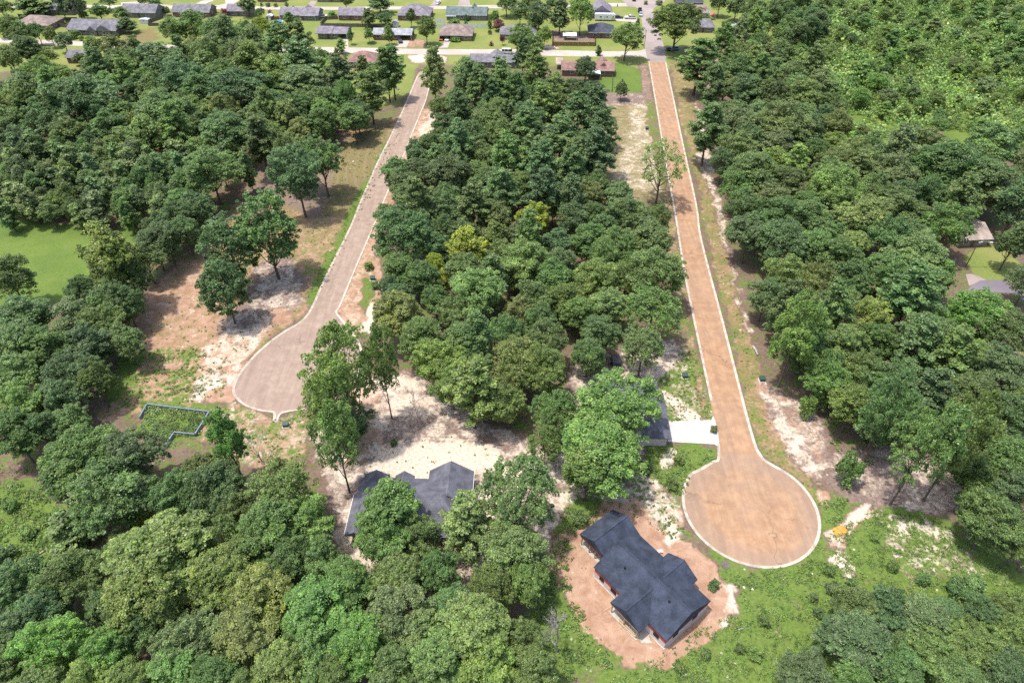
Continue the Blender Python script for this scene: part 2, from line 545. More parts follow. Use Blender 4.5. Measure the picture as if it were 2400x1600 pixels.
# bottom right lot
Z({'weed': .80, 'dry': .55, 'brown': .3}, [(1640, 1240), (1720, 1310), (1840, 1290), (1890, 1200), (1890, 1160), (2000, 1150), (2150, 1180), (2250, 1260), (2400, 1340), (2500, 1700), (1280, 1700), (1400, 1540), (1480, 1520), (1600, 1440), (1700, 1400), (1690, 1340), (1640, 1290)], 1.0)
Z({'weed': .6, 'sand': .58, 'field': .3}, [(2000, 1160), (2130, 1180), (2240, 1270), (2330, 1340), (2280, 1370), (2150, 1310), (2080, 1330), (2040, 1260)], 1.2)
Z({'sand': .85, 'weed': .45}, [(2055, 1190), (2090, 1200), (2080, 1245), (2050, 1230)], .7)
Z({'sand': .85, 'weed': .4, 'brown': .3}, [(2120, 1180), (2160, 1200), (2210, 1240), (2180, 1250), (2120, 1220)], .8)
Z({'clay': .7, 'sand': .6}, [(1880, 1215), (1930, 1210), (1960, 1160), (1990, 1150), (2000, 1180), (1950, 1230), (1930, 1280), (1890, 1270)], .5)
Z({'clay': 1.0, 'sand': .3}, [(1870, 1130), (1910, 1130), (1910, 1155), (1880, 1150)], .4)
Z({'sand': .85, 'weed': .4}, [(1900, 1290), (1930, 1270), (1970, 1310), (1940, 1330)], .5)
Z({'weed': .95, 'dry': .2}, [(1880, 1150), (1950, 1140), (1920, 1210), (1885, 1200)], .4)
# building pad of the navy roofed house
Z({'clay': 1.4, 'sand': .12}, [(-50, 480), (100, 350), (260, 240), (400, 150), (590, 10), (820, 40), (990, 260), (1100, 380), (1270, 400), (1440, 520), (1600, 650), (1700, 760), (1740, 900), (1690, 1080), (1550, 1190), (1450, 1340), (1290, 1440), (1120, 1570), (990, 1585), (880, 1560), (680, 1530), (580, 1410), (380, 1230), (300, 1020), (210, 850), (110, 660), (-20, 580)], .5, 'H')
Z({'sand': .6, 'clay': .7}, [(1640, 900), (1740, 860), (1860, 980), (1750, 1080), (1640, 1050)], .5, 'H')
Z({'sand': .9, 'clay': .5}, [(1560, 1190), (1680, 1120), (1730, 1190), (1640, 1230)], .4, 'H')
Z({'sand': .9, 'clay': .5}, [(1050, 280), (1190, 230), (1220, 330), (1120, 400), (1060, 360)], .5, 'H')
Z({'clay': .9, 'sand': .4}, [(1100, 100), (1260, 80), (1280, 220), (1210, 250), (1100, 200)], .5, 'H')
Z({'clay': .8, 'sand': .55}, [(1680, 740), (1760, 740), (1740, 860), (1660, 920)], .5, 'H')
# bottom left clearing
Z({'weed': 1.0, 'field': .35}, [(-60, 1110), (70, 1110), (150, 1180), (190, 1250), (150, 1300), (60, 1330), (-80, 1340)], 1.2)
# north lot along the right road
Z({'dry': .75, 'sand': .45, 'brown': .45, 'rut': .6}, [(1370, 230), (1490, 215), (1505, 330), (1530, 450), (1400, 470), (1370, 400), (1390, 330)], 1.2)
Z({'sand': .75, 'dry': .6, 'rut': .7}, [(1450, 240), (1495, 235), (1505, 330), (1520, 440), (1440, 440), (1400, 400), (1440, 330)], 1.0)
Z({'brown': .9, 'sand': .2}, [(1360, 215), (1470, 213), (1480, 240), (1370, 245)], .8)
Z({'brown': .7, 'clay': .4, 'dry': .3}, [(1465, 145), (1490, 150), (1500, 240), (1475, 230)], .6)
Z({'dry': .6, 'weed': .5}, [(1480, 230), (1497, 230), (1535, 430), (1520, 430)], .4)
Z({'field': 1.3}, [(1375, 170), (1400, 145), (1440, 148), (1470, 165), (1474, 213), (1380, 213)], .5, jit=False)
# right hand house plot
Z({'lawn': .9, 'dry': .2}, [(700, 800), (960, 620), (1150, 600), (1400, 720), (1560, 850), (1640, 1000), (1640, 1130), (1300, 1150), (1060, 1160), (840, 1050)], .5, 'R', jit=False)
Z({'brown': .9}, [(1100, 560), (1640, 560), (1640, 900), (1350, 690)], .8, 'R')
# clearing in the scrub
Z({'field': .8, 'dry': .5}, [(2150, 295), (2190, 300), (2250, 310), (2210, 340), (2170, 355)], 1.5)
Z({'brown': .9}, [(2150, 292), (2170, 296), (2165, 312)], .8)
# dirt road at the top right
Z({'sand': .9, 'dry': .3}, [(2225, 12), (2352, 10), (2400, 20), (2350, 22), (2225, 18)], 1.5)
# suburb yards: dry patches, bright strips
Z({'dry': .9, 'lawn': .3, 'sand': .15}, [(1270, 490), (1350, 400), (1700, 290), (1800, 420), (1600, 500)], 1.5, 't')
Z({'lawn': .9, 'dry': .75}, [(520, 460), (900, 320), (1200, 320), (1270, 520), (700, 530)], 2, 'v')
Z({'lawn': 1.0, 'dry': .1}, [(1780, 60), (2330, 5), (2330, 110), (1900, 95)], 1.5, 'v', jit=False)
Z({'lawn': 1.0, 'dry': .1}, [(2020, 80), (2200, 80), (2330, 130), (2330, 190), (2060, 200)], 1.0, 'v', jit=False)
Z({'brown': .8, 'clay': .3}, [(1390, 340), (1850, 380), (1850, 460), (1390, 460)], .6, 'v', jit=False)
Z({'sand': .8, 'clay': .4}, [(1130, 500), (1400, 500), (1480, 540), (1150, 560)], 1.0, 'v')
Z({'sand': .95}, [(2120, 620), (2330, 600), (2330, 680), (2180, 690)], 1.0, 'u')
Z({'dry': .8, 'sand': .5, 'lawn': .4}, [(1240, 600), (1480, 590), (1500, 640), (1380, 760), (1290, 900), (1240, 760)], 1.5, 'u')
Z({'lawn': .75, 'dry': .7}, [(2090, 600), (2352, 590), (2352, 640), (2260, 740), (2180, 1000), (2060, 1100), (2090, 800)], 1.2, 'u')
Z({'lawn': 1.0, 'dry': .35}, [(1290, 1000), (1330, 860), (1480, 760), (1800, 760), (2100, 640), (2060, 1150), (1700, 1200), (1290, 1150)], 1.5, 'u')
Z({'sand': .95}, [(2130, 610), (2330, 600), (2335, 690), (2250, 700), (2180, 690)], 1.0, 'u')
Z({'sand': .7, 'clay': .6}, [(0, 610), (40, 600), (240, 610), (230, 690), (100, 720)], 1.0, 'v')
Z({'clay': .7, 'brown': .5}, [(2100, 440), (2352, 440), (2352, 520), (2100, 520)], .8, 'u')


def ground_material():
    m, nt, out = newmat('ground_cover')
    k = NT(nt)
    p = k.pos()
    A = k.n('ShaderNodeAttribute', attribute_name='zone_a')
    B = k.n('ShaderNodeAttribute', attribute_name='zone_b')
    sa, sb = k.n('ShaderNodeSeparateColor'), k.n('ShaderNodeSeparateColor')
    k.set(sa.inputs[0], A.outputs['Color'])
    k.set(sb.inputs[0], B.outputs['Color'])
    w = dict(zip(CLS, [sa.outputs[0], sa.outputs[1], sa.outputs[2], A.outputs['Alpha'], sb.outputs[0], sb.outputs[1], sb.outputs[2], B.outputs['Alpha']]))
    big = k.noise(p, .085, 3, .55)
    med = k.noise(p, .36, 5, .62, .6)
    fine = k.noise(p, 1.7, 5, .68)
    tiny = k.noise(p, 5.5, 3, .7)

    def patch(seed, s1=.30, s2=1.35, mixf=.42):
        mp = k.n('ShaderNodeMapping')
        k.set(mp.inputs['Vector'], p)
        mp.inputs['Location'].default_value = (seed * 17.3, seed * 9.1, seed * 3.7)
        a = k.noise(mp.outputs[0], s1, 5, .65, .8)
        b = k.noise(mp.outputs[0], s2, 4, .7)
        nd = k.math('ADD', k.math('MULTIPLY', a, 1 - mixf), k.math('MULTIPLY', b, mixf))
        return k.math('SUBTRACT', nd, .5)

    def cover(name, seed, amp=3.2, edge=.14, **kw):
        v = k.math('ADD', w[name], k.math('MULTIPLY', patch(seed, **kw), amp))
        # nothing where the class is absent
        v = k.math('MULTIPLY', k.step(v, .5 - edge, .5 + edge), k.step(w[name], .04, .22))
        return v

    def tone(c0, c1, f): return k.mix(f, c0, c1)

    f_med, f_fine, f_tiny, f_big = k.step(med, .3, .7), k.step(fine, .3, .7), k.step(tiny, .25, .75), k.step(big, .35, .65)
    # forest floor: leaf litter over thin soil
    col = tone((.105, .070, .050), (.20, .135, .098), f_fine)
    col = k.mix(k.math('MULTIPLY', f_med, .35), col, (.24, .19, .155))
    brown = tone((.150, .105, .085), (.27, .20, .17), f_fine)
    col = k.mix(cover('brown', 1, 1.6, .25), col, brown)
    clay = tone((.29, .16, .10), (.43, .28, .195), f_med)
    clay = k.mix(k.math('MULTIPLY', f_fine, .16), clay, (.50, .37, .265))
    col = k.mix(cover('clay', 2, 2.2, .2, mixf=.22), col, clay)
    sand = tone((.46, .365, .28), (.70, .615, .50), f_fine)
    sand = k.mix(k.math('MULTIPLY', f_tiny, .12), sand, (.46, .36, .27))
    col = k.mix(cover('sand', 3, 2.6, .26, mixf=.3), col, sand)
    dry = tone((.155, .130, .050), (.27, .215, .095), f_fine)
    dry = k.mix(k.math('MULTIPLY', f_med, .5), dry, (.13, .135, .04))
    col = k.mix(k.math('MULTIPLY', cover('dry', 4, 2.8, .28), .85), col, dry)
    weed = tone((.066, .118, .022), (.145, .215, .045), f_fine)
    weed = k.mix(k.math('MULTIPLY', f_med, .45), weed, (.16, .20, .055))
    col = k.mix(cover('weed', 5, 3.0, .16, s2=1.1, mixf=.5), col, weed)
    lawn = tone((.14, .185, .045), (.20, .25, .065), f_fine)
    lawn = k.mix(k.math('MULTIPLY', f_big, .5), lawn, (.29, .27, .10))
    col = k.mix(k.math('MULTIPLY', cover('lawn', 6, 1.1, .22), .96), col, lawn)
    fieldc = tone((.095, .15, .026), (.15, .215, .045), f_fine)
    fieldc = k.mix(k.math('MULTIPLY', f_med, .55), fieldc, (.15, .19, .055))
    fieldc = k.mix(k.math('MULTIPLY', f_big, .35), fieldc, (.055, .12, .028))
    col = k.mix(cover('field', 7, 1.4, .25), col, fieldc)
    # wheel ruts and mower swirls scored into the bare lots
    wv = k.n('ShaderNodeTexWave', wave_type='RINGS', rings_direction='Z')
    mp = k.n('ShaderNodeMapping')
    k.set(mp.inputs['Vector'], p)
    mp.inputs['Location'].default_value = (-38, -225, 0)
    k.set(wv.inputs['Vector'], mp.outputs[0])
    wv.inputs['Scale'].default_value = .12
    wv.inputs['Distortion'].default_value = 17.0
    wv.inputs['Detail'].default_value = 3
    wv.inputs['Detail Scale'].default_value = .12
    rut = k.math('MULTIPLY', k.step(wv.outputs['Fac'], .55, .95), w['rut'])
    col = k.mix(k.math('MULTIPLY', rut, .22), col, (.47, .37, .27))
    # pale scraps and dark twigs scattered everywhere
    vo = k.n('ShaderNodeTexVoronoi')
    k.set(vo.inputs['Vector'], p)
    vo.inputs['Scale'].default_value = .55
    sp = k.math('MULTIPLY', k.step(vo.outputs['Distance'], .16, .08), k.step(med, .5, .62))
    col = k.mix(k.math('MULTIPLY', sp, k.math('MULTIPLY', k.step(w['lawn'], .3, .0), k.step(w['field'], .5, .0))), col, (.62, .55, .45))
    vo2 = k.n('ShaderNodeTexVoronoi')
    k.set(vo2.inputs['Vector'], p)
    vo2.inputs['Scale'].default_value = .8
    tw = k.math('MULTIPLY', k.step(vo2.outputs['Distance'], .20, .10), k.step(big, .45, .6))
    col = k.mix(k.math('MULTIPLY', tw, k.math('MULTIPLY', k.step(w['lawn'], .3, .0), .55)), col, (.075, .065, .045))
    col = k.mul(col, k.step(tiny, .2, .8, .88, 1.1))
    hh = k.math('ADD', k.math('MULTIPLY', fine, .6), k.math('MULTIPLY', tiny, .3))
    k.bsdf(out, col, .95, .12, normal=k.bump(hh, .4, .25))
    return m


def build_ground():
    v = np.c_[XX, YY, np.zeros(len(XX))]
    nx, ny = len(GX), len(GY)
    i = (np.arange(ny - 1)[:, None] * nx + np.arange(nx - 1)[None, :]).ravel()
    f = np.c_[i, i + 1, i + nx + 1, i + nx]
    me = np_mesh('ground', v, f, mat=ground_material(), attr={'zone_a': ZW[:4].T, 'zone_b': ZW[4:].T})
    o = bpy.data.objects.new('ground', me)
    COL.objects.link(o)
    tag(o, kind='structure')


build_ground()


# ---------------------------------------------------------------- roads
def catmull(pts, n=6, closed=False):
    pts = [Vector((p[0], p[1])) for p in pts]
    out = []
    N = len(pts)
    for i in range(N if closed else N - 1):
        p0 = pts[(i - 1) % N] if closed or i > 0 else pts[0]
        p1, p2 = pts[i], pts[(i + 1) % N]
        p3 = pts[(i + 2) % N] if closed or i + 2 < N else pts[-1]
        for k in range(n):
            t = k / n
            q = .5 * ((2 * p1) + (p2 - p0) * t + (2 * p0 - 5 * p1 + 4 * p2 - p3) * t * t + (3 * p1 - p0 - 3 * p2 + p3) * t ** 3)
            out.append((q.x, q.y))
    if not closed: out.append(tuple(pts[-1]))
    return out


def sheet(name, poly, mat, z):
    tri = tessellate_polygon([[Vector((x, y, 0)) for x, y in poly]])
    mb = MB()
    fs = []
    for t in tri:
        a, b, c = [Vector(poly[i]) for i in t]
        fs.append(tuple(t) if (b - a).cross(c - a) > 0 else tuple(reversed(t)))
    mb.add([(x, y, z) for x, y in poly], fs)
    return tag(mb.build(name, mat), kind='structure')


def offset_line(pts, d):
    out = []
    for i, p in enumerate(pts):
        a, b = Vector(pts[max(i - 1, 0)]), Vector(pts[min(i + 1, len(pts) - 1)])
        t = (b - a).normalized()
        out.append((p[0] - t.y * d, p[1] + t.x * d))
    return out


def kerb(name, line, w, mat, side=1, h=.11):
    """rolled concrete kerb along a line; side=+1 puts its width on the left of travel"""
    prof = [(-.02, -.05), (0.0, h), (w * .32, h), (w * .55, .05), (w, .035), (w + .01, -.05)]
    rings = [offset_line(line, side * d) for d, _ in prof]
    n = len(line)
    vs, fs = [], []
    for r, (_, z) in zip(rings, prof): vs += [(x, y, z) for x, y in r]
    for j in range(len(prof) - 1):
        for i in range(n - 1):
            q = (j * n + i, j * n + i + 1, (j + 1) * n + i + 1, (j + 1) * n + i)
            fs.append(q if side > 0 else tuple(reversed(q)))
    return tag(MB().add(vs, fs).build(name, mat), kind='structure')


def road_material(name, asphalt, dirt, dirt2, amount, swirl, along):
    """asphalt under a film of tracked-in clay; swirl = centre of tyre circles, along = road direction (angle)"""
    m, nt, out = newmat(name)
    k = NT(nt)
    p = k.pos()
    mp = k.n('ShaderNodeMapping')
    k.set(mp.inputs['Vector'], p)
    mp.inputs['Rotation'].default_value = (0, 0, along)
    mp.inputs['Scale'].default_value = (1.0, .06, 1.0)
    streak = k.noise(mp.outputs[0], .9, 5, .65)
    big = k.noise(p, .07, 4, .6, .5)
    med = k.noise(p, .5, 5, .65)
    fine = k.noise(p, 6.0, 4, .7)
    mc = k.n('ShaderNodeMapping')
    k.set(mc.inputs['Vector'], p)
    mc.inputs['Location'].default_value = (-swirl[0], -swirl[1], 0)
    ln = k.n('ShaderNodeVectorMath', operation='LENGTH')
    k.set(ln.inputs[0], mc.outputs[0])
    nm = k.n('ShaderNodeVectorMath', operation='NORMALIZE')
    k.set(nm.inputs[0], mc.outputs[0])
    sx = k.n('ShaderNodeSeparateXYZ')
    k.set(sx.inputs[0], nm.outputs[0])
    pol = k.n('ShaderNodeCombineXYZ')
    k.set(pol.inputs[0], k.math('MULTIPLY', ln.outputs['Value'], .85))
    k.set(pol.inputs[1], k.math('MULTIPLY', sx.outputs[0], .75))
    k.set(pol.inputs[2], k.math('MULTIPLY', sx.outputs[1], .75))
    arcs = k.noise(pol.outputs[0], 1.0, 6, .68, .35)
    near = k.step(ln.outputs['Value'], 11.5, 14.5, 1.0, 0.0)
    lines = k.mix(near, streak, arcs)
    v = k.math('ADD', k.math('MULTIPLY', big, .9), k.math('ADD', k.math('MULTIPLY', lines, .55), k.math('MULTIPLY', med, .65)))
    rim = k.math('MULTIPLY', near, k.step(ln.outputs['Value'], 6.5, 11.5, .0, .34))
    v = k.math('SUBTRACT', v, rim)
    f = k.math('MULTIPLY', k.step(v, .62, 1.25), amount, True)
    asp = k.mix(k.step(fine, .3, .7), asphalt, tuple(min(1, c * 1.16) for c in asphalt))
    d = k.mix(k.step(med, .35, .65), dirt, dirt2)
    col = k.mix(k.math('ADD', .25, k.math('MULTIPLY', f, .72)), asp, d)
    vo = k.n('ShaderNodeTexVoronoi')
    k.set(vo.inputs['Vector'], p)
    vo.inputs['Scale'].default_value = .13
    col = k.mix(k.math('MULTIPLY', k.step(vo.outputs['Distance'], .025, .01), .6), col, (.06, .05, .045))
    # hairline cracks and the paler band where wheels run
    vc = k.n('ShaderNodeTexVoronoi', feature='DISTANCE_TO_EDGE')
    wp_ = k.n('ShaderNodeVectorMath', operation='ADD')
    k.set(wp_.inputs[0], p)
    nz = k.n('ShaderNodeTexNoise')
    k.set(nz.inputs['Vector'], p)
    nz.inputs['Scale'].default_value = .4
    sc = k.n('ShaderNodeVectorMath', operation='SCALE')
    k.set(sc.inputs[0], nz.outputs['Color'])
    sc.inputs['Scale'].default_value = 4.0
    k.set(wp_.inputs[1], sc.outputs[0])
    k.set(vc.inputs['Vector'], wp_.outputs[0])
    vc.inputs['Scale'].default_value = .07
    crack = k.math('MULTIPLY', k.step(vc.outputs['Distance'], .012, .004), k.step(big, .45, .6))
    col = k.mix(k.math('MULTIPLY', crack, .45), col, tuple(c * .45 for c in asphalt))
    col = k.mul(col, k.math('MULTIPLY', k.step(streak, .3, .7, .90, 1.10), k.step(fine, .2, .8, .92, 1.07)))
    k.bsdf(out, col, .9, .2, normal=k.bump(fine, .25, .02))
    return m


M['road_clay'] = road_material('clay_dusted_asphalt', (.27, .195, .15), (.33, .188, .105), (.395, .252, .152), 1.05, (43.6, 74.4), math.radians(5))
M['road_pink'] = road_material('dusty_asphalt', (.258, .188, .150), (.30, .22, .17), (.37, .285, .225), .8, (-47.3, 111.9), math.radians(5))
M['kerb'] = plain('kerb_concrete', (.47, .405, .335), .9, var=.34, scale=.6)


def concrete(name, col, var=.14):
    m, nt, out = newmat(name)
    k = NT(nt)
    p = k.pos()
    a, b, c = k.noise(p, .12, 4, .6), k.noise(p, 1.1, 5, .65), k.noise(p, 7.0, 3, .7)
    f = k.math('MULTIPLY', k.step(a, .3, .7, 1 - var, 1 + var * .6), k.math('MULTIPLY', k.step(b, .3, .7, .93, 1.05), k.step(c, .2, .8, .95, 1.05)))
    br = k.n('ShaderNodeTexBrick', offset=0.0)
    k.set(br.inputs['Vector'], p)
    br.inputs['Scale'].default_value = 1.0
    br.inputs['Brick Width'].default_value = 4.0
    br.inputs['Row Height'].default_value = 3.5
    br.inputs['Mortar Size'].default_value = .035
    col = k.mul((*col,), f)
    col = k.mix(k.math('MULTIPLY', br.outputs['Fac'], .55), col, (.2, .18, .16))
    k.bsdf(out, col, .9, .2)
    return m


M['conc_white'] = concrete('new_concrete', (.53, .51, .485), .12)
M['conc_street'] = concrete('worn_concrete_street', (.46, .40, .35))
M['conc_far'] = concrete('grey_concrete_street', (.33, .275, .25))
M['asphalt_blue'] = concrete('old_asphalt', (.19, .165, .19))

# right road: straight run from the far junction into a round turning head
RC, RR = (43.6, 74.4), 12.3
RL = [(60.4, 309.7), (56.3, 265), (52.3, 221.9), (48.6, 180), (45.5, 148.4), (43.6, 122), (41.9, 97.3)]
RRT = [(68.2, 308.8), (64.0, 265), (60.0, 224), (56.3, 184), (53.8, 165), (51.1, 125.1), (48.9, 93.2)]
lf = [W('i', 240, 0), W('i', 200, 42), W('i', 110, 97)]
rf = [W('i', 543, 0), W('i', 600, 52), W('i', 700, 108)]
a0 = math.atan2(W('i', 60, 135)[1] - RC[1], W('i', 60, 135)[0] - RC[0])
a1 = math.atan2(W('i', 790, 165)[1] - RC[1], W('i', 790, 165)[0] - RC[0]) + 2 * PI
arc = [(RC[0] + RR * math.cos(a), RC[1] + RR * math.sin(a)) for a in np.linspace(a0, a1, 22)]
right_line = catmull(RL + lf + arc + rf[::-1] + RRT[::-1], 5)
sheet('right_road', right_line, M['road_clay'], .02)
# gap in the left kerb where the white drive comes in
split = min(range(len(right_line)), key=lambda i: (right_line[i][0] - 41.95) ** 2 + (right_line[i][1] - 96.6) ** 2)
split2 = min(range(split, split + 30), key=lambda i: (right_line[i][0] - 41.2) ** 2 + (right_line[i][1] - 89.6) ** 2)
kerb('right_road_kerb', right_line[:split], .52, M['kerb'], 1)
kerb('turning_head_kerb', right_line[split2:], .52, M['kerb'], 1)

LL = [W('b', 545, 478), W('b', 505, 560), W('b', 415, 770), W('b', 325, 960), W('b', 245, 1120), W('b', 130, 1385), W('b', 55, 1568), W('d', 2230, 350), W('d', 2150, 530), W('d', 2080, 632),
      W('d', 1960, 707), W('d', 1850, 785), W('d', 1740, 885), W('d', 1645, 1000), W('d', 1603, 1085), W('d', 1603, 1140), W('d', 1640, 1192), W('d', 1710, 1237), W('d', 1800, 1262), W('d', 1868, 1270), W('d', 1882, 1285), W('d', 1880, 1334)]
LR_ = [W('d', 1910, 1334), W('d', 1928, 1290), W('d', 1960, 1272), W('d', 2060, 1255), W('d', 2200, 1225), W('e', 60, 1120), W('e', 125, 1000), W('e', 150, 900), W('e', 128, 790), W('e', 62, 695), W('e', 5, 625), W('d', 2322, 575), W('e', 0, 530), W('e', 90, 310), W('e', 205, 40),
       W('b', 300, 1380), W('b', 370, 1210), W('b', 440, 1055), W('b', 480, 950), W('b', 545, 790), W('b', 582, 700), W('b', 603, 620), W('b', 622, 545), W('b', 638, 470)]
left_line = catmull(LL + LR_, 5)
sheet('left_road', left_line, M['road_pink'], .02)
nL = (len(LL) - 1) * 5 + 1
kerb('left_road_kerb', left_line[3:nL], .5, M['kerb'], 1)
kerb('left_turning_head_kerb', left_line[nL + 4:-4], .5, M['kerb'], 1)

# streets of the suburb
SN = [(-330, 352), (-208, 337.7), (-172, 333), (-76, 328.6), (-39, 326.3), (-2, 326), (20, 324.8), (44, 323.2), (57, 323.6), (61.6, 327)]
SS = [(61.2, 313), (56, 316.2), (44, 315.9), (20, 317.0), (-10, 318.4), (-40, 319.0), (-75, 320.9), (-172, 326.3), (-204, 331), (-330, 345)]
sheet('near_street', catmull(SN, 4) + catmull(SS, 4), M['conc_street'], .012)
NS1 = [(60.4, 308), (60.6, 313), (61.7, 329.2), (65.0, 359), (67.6, 385), (66.5, 393), (62, 395)]
NS2 = [(84, 405), (80, 398), (76.5, 393), (74.3, 385), (72.5, 359), (70.8, 329.2), (68.9, 313), (68.2, 308)]
sheet('cross_street', catmull(NS1, 4) + [(62, 401.5), (84, 412)] + catmull(NS2, 4), M['conc_far'], .018)
FN = [(-420, 402), (-210, 397.4), (-111, 394.5), (-63, 394.8), (-26, 396.5), (20, 399), (42, 400.8), (63, 401.5)]
FS = [(64, 395), (42, 394.8), (20, 393), (-26, 390.9), (-63, 389.4), (-111, 389), (-210, 391.5), (-420, 396)]
sheet('far_street', catmull(FN, 4) + catmull(FS, 4), M['conc_street'], .008)
sheet('top_street', [(62, 401.6), (84, 412), (120, 430), (220, 470), (218, 476), (118, 437), (82, 419), (60, 409)], M['conc_far'], .010)


def drive(name, crop, pts, mat, z=.03): sheet(name, WP(crop, pts), M[mat], z)


tri_l = right_line[split]
sheet('white_driveway', [(31.3, 95.7), (41.2, 95.9), (41.9, 97.2), (42.05, 96.0), (41.9, 93), (41.5, 90), (41.1, 88.9), (40.4, 89.5), (31.1, 90.2), (30.6, 90.2), (30.6, 95.7)], M['conc_white'], .035)
drive('carport_driveway', 'v', [(205, 445), (262, 447), (235, 528), (130, 530), (185, 478)], 'conc_street')
drive('brick_house_driveway', 'u', [(2105, 445), (2168, 447), (2128, 526), (2000, 526), (2040, 482)], 'conc_street')
drive('left_house_driveway', 'u', [(1390, 425), (1480, 428), (1490, 525), (1440, 528), (1470, 460)], 'conc_street')
drive('far_driveway', 'u', [(1075, 14), (1145, 12), (1105, 84), (1015, 84)], 'conc_far')
drive('round_driveway', 'u', [(130, 0), (300, 0), (250, 30), (190, 66), (300, 74), (0, 70), (-60, 66), (60, 60), (135, 40)], 'conc_street')
drive('curved_driveway', 't', [(2140, 52), (2230, 12), (2352, 0), (2352, 14), (2290, 34), (2250, 58)], 'conc_street')
drive('far_house_driveway', 'v', [(85, 0), (175, 0), (120, 66), (40, 68)], 'conc_far')
drive('dirt_track', 'v', [(365, 0), (470, 0), (480, 62), (340, 66)], 'conc_far')
drive('corner_driveway', 'w', [(800, 0), (890, 0), (880, 42), (765, 36)], 'conc_far')
drive('pickup_driveway', 'w', [(660, 205), (900, 205), (940, 240), (925, 252), (680, 232)], 'conc_street')
drive('side_path', 'w', [(905, 322), (960, 324), (962, 350), (905, 348)], 'conc_far')
drive('parking_apron', 't', [(1330, 30), (1500, 20), (1640, 45), (1900, 60), (1340, 72)], 'conc_street', .014)
# asphalt street and gravel apron at the right hand edge
drive('asphalt_street', 'R', [(760, 1300), (860, 1210), (960, 1160), (1080, 1150), (1250, 1150), (1800, 1140), (2300, 1180), (2300, 1500), (1640, 1480), (1450, 1350), (1000, 1330)], 'asphalt_blue')
drive('gravel_apron', 'R', [(740, 1060), (840, 1060), (930, 1090), (1060, 1150), (960, 1165), (860, 1215), (790, 1240)], 'conc_far', .025)
# ---------------------------------------------------------------- tree builders
def unit(v): return v / np.linalg.norm(v, axis=-1, keepdims=True)


def rand_dirs(r, n): return unit(r.normal(size=(n, 3)))


def leaf_quads(r, pos, nrm, size, asp=.72):
    """one kite shaped leaf spray per point"""
    n = len(pos)
    t = unit(np.cross(nrm, rand_dirs(r, n)))
    b = np.cross(nrm, t)
    s = np.asarray(size)[:, None] * .5
    bend = nrm * s * r.uniform(-.35, .15, (n, 1))
    v = np.stack([pos - t * s, pos - b * s * asp + bend, pos + t * s, pos + b * s * asp + bend], 1).reshape(-1, 3)
    f = np.arange(n * 4, dtype=np.int32).reshape(n, 4)
    return v, f


def clump_leaves(r, cen, rad, n_per, size, up=.35, shell=(.55, 1.05), flat=.8):
    """leaf sprays over the outer skin of a set of clumps"""
    cen, rad = np.asarray(cen), np.asarray(rad)
    idx = np.repeat(np.arange(len(cen)), n_per if np.ndim(n_per) else np.full(len(cen), n_per))
    d = rand_dirs(r, len(idx))
    d[:, 2] = np.where(d[:, 2] < -.35, -d[:, 2], d[:, 2])
    rr = r.uniform(shell[0], shell[1], len(idx)) ** .7
    p = cen[idx] + d * (rad[idx] * rr)[:, None] * np.array([1, 1, flat])
    nrm = unit(d * .55 + rand_dirs(r, len(idx)) * .62 + np.array([0, 0, up]))
    return leaf_quads(r, p, nrm, size * r.uniform(.7, 1.25, len(idx)))


def crown_round(seed, R=6.5, z0=4.5, z1=17.0, lobes=13, clumps=17, leaves=62, size=.50, gap=0.0, point=0.0, lrad=.42, fillin=330):
    """broad crown: lobes carried by limbs, each lobe a heap of clumps; returns crown mesh and limb ends"""
    r = np.random.default_rng(seed)
    zc, hz = (z0 + z1) / 2, (z1 - z0) / 2
    L, C, CRD = [], [], []
    k = 0
    while len(L) < lobes and k < 4000:
        k += 1
        u = r.uniform(-.72, 1.0)
        a = r.uniform(0, 2 * PI)
        w = math.sqrt(max(0, 1 - u * u)) * (1 - point * max(0, u)) * (1 if u > -.2 else .9)
        q = np.array([w * math.cos(a) * R * .66, w * math.sin(a) * R * .66, zc + u * hz * .70])
        if all(np.linalg.norm((q - o) / np.array([R, R, hz])) > .43 for o in L): L.append(q)
    L.append(np.array([0, 0, zc + hz * .15]))
    for q in L:
        lr = lrad * R * r.uniform(.58, 1.28)
        n = int(clumps * r.uniform(.8, 1.2))
        d = rand_dirs(r, n)
        out = unit((q - np.array([0, 0, zc - hz * .3]))[None, :])
        d = unit(d + out * .75 + np.array([0, 0, .25]))
        keep = r.random(n) > gap
        for e in d[keep]:
            C.append(q + e * lr * r.uniform(.55, 1.28) * np.array([1, 1, .9]))
            CRD.append(r.uniform(.34, .98) * R / 6.5)
    v, f = clump_leaves(r, C, CRD, leaves, size, up=.62)
    # loose sprays over the skin of every lobe knit the clumps together
    if fillin:
        Lr = np.array([lrad * R * r.uniform(.85, 1.1) for _ in L])
        v2, f2 = clump_leaves(r, np.array(L), Lr, int(fillin), size, up=.7, shell=(.55, 1.12), flat=.86)
        f = np.concatenate([f, f2 + len(v)])
        v = np.concatenate([v, v2])
    return v, f, L


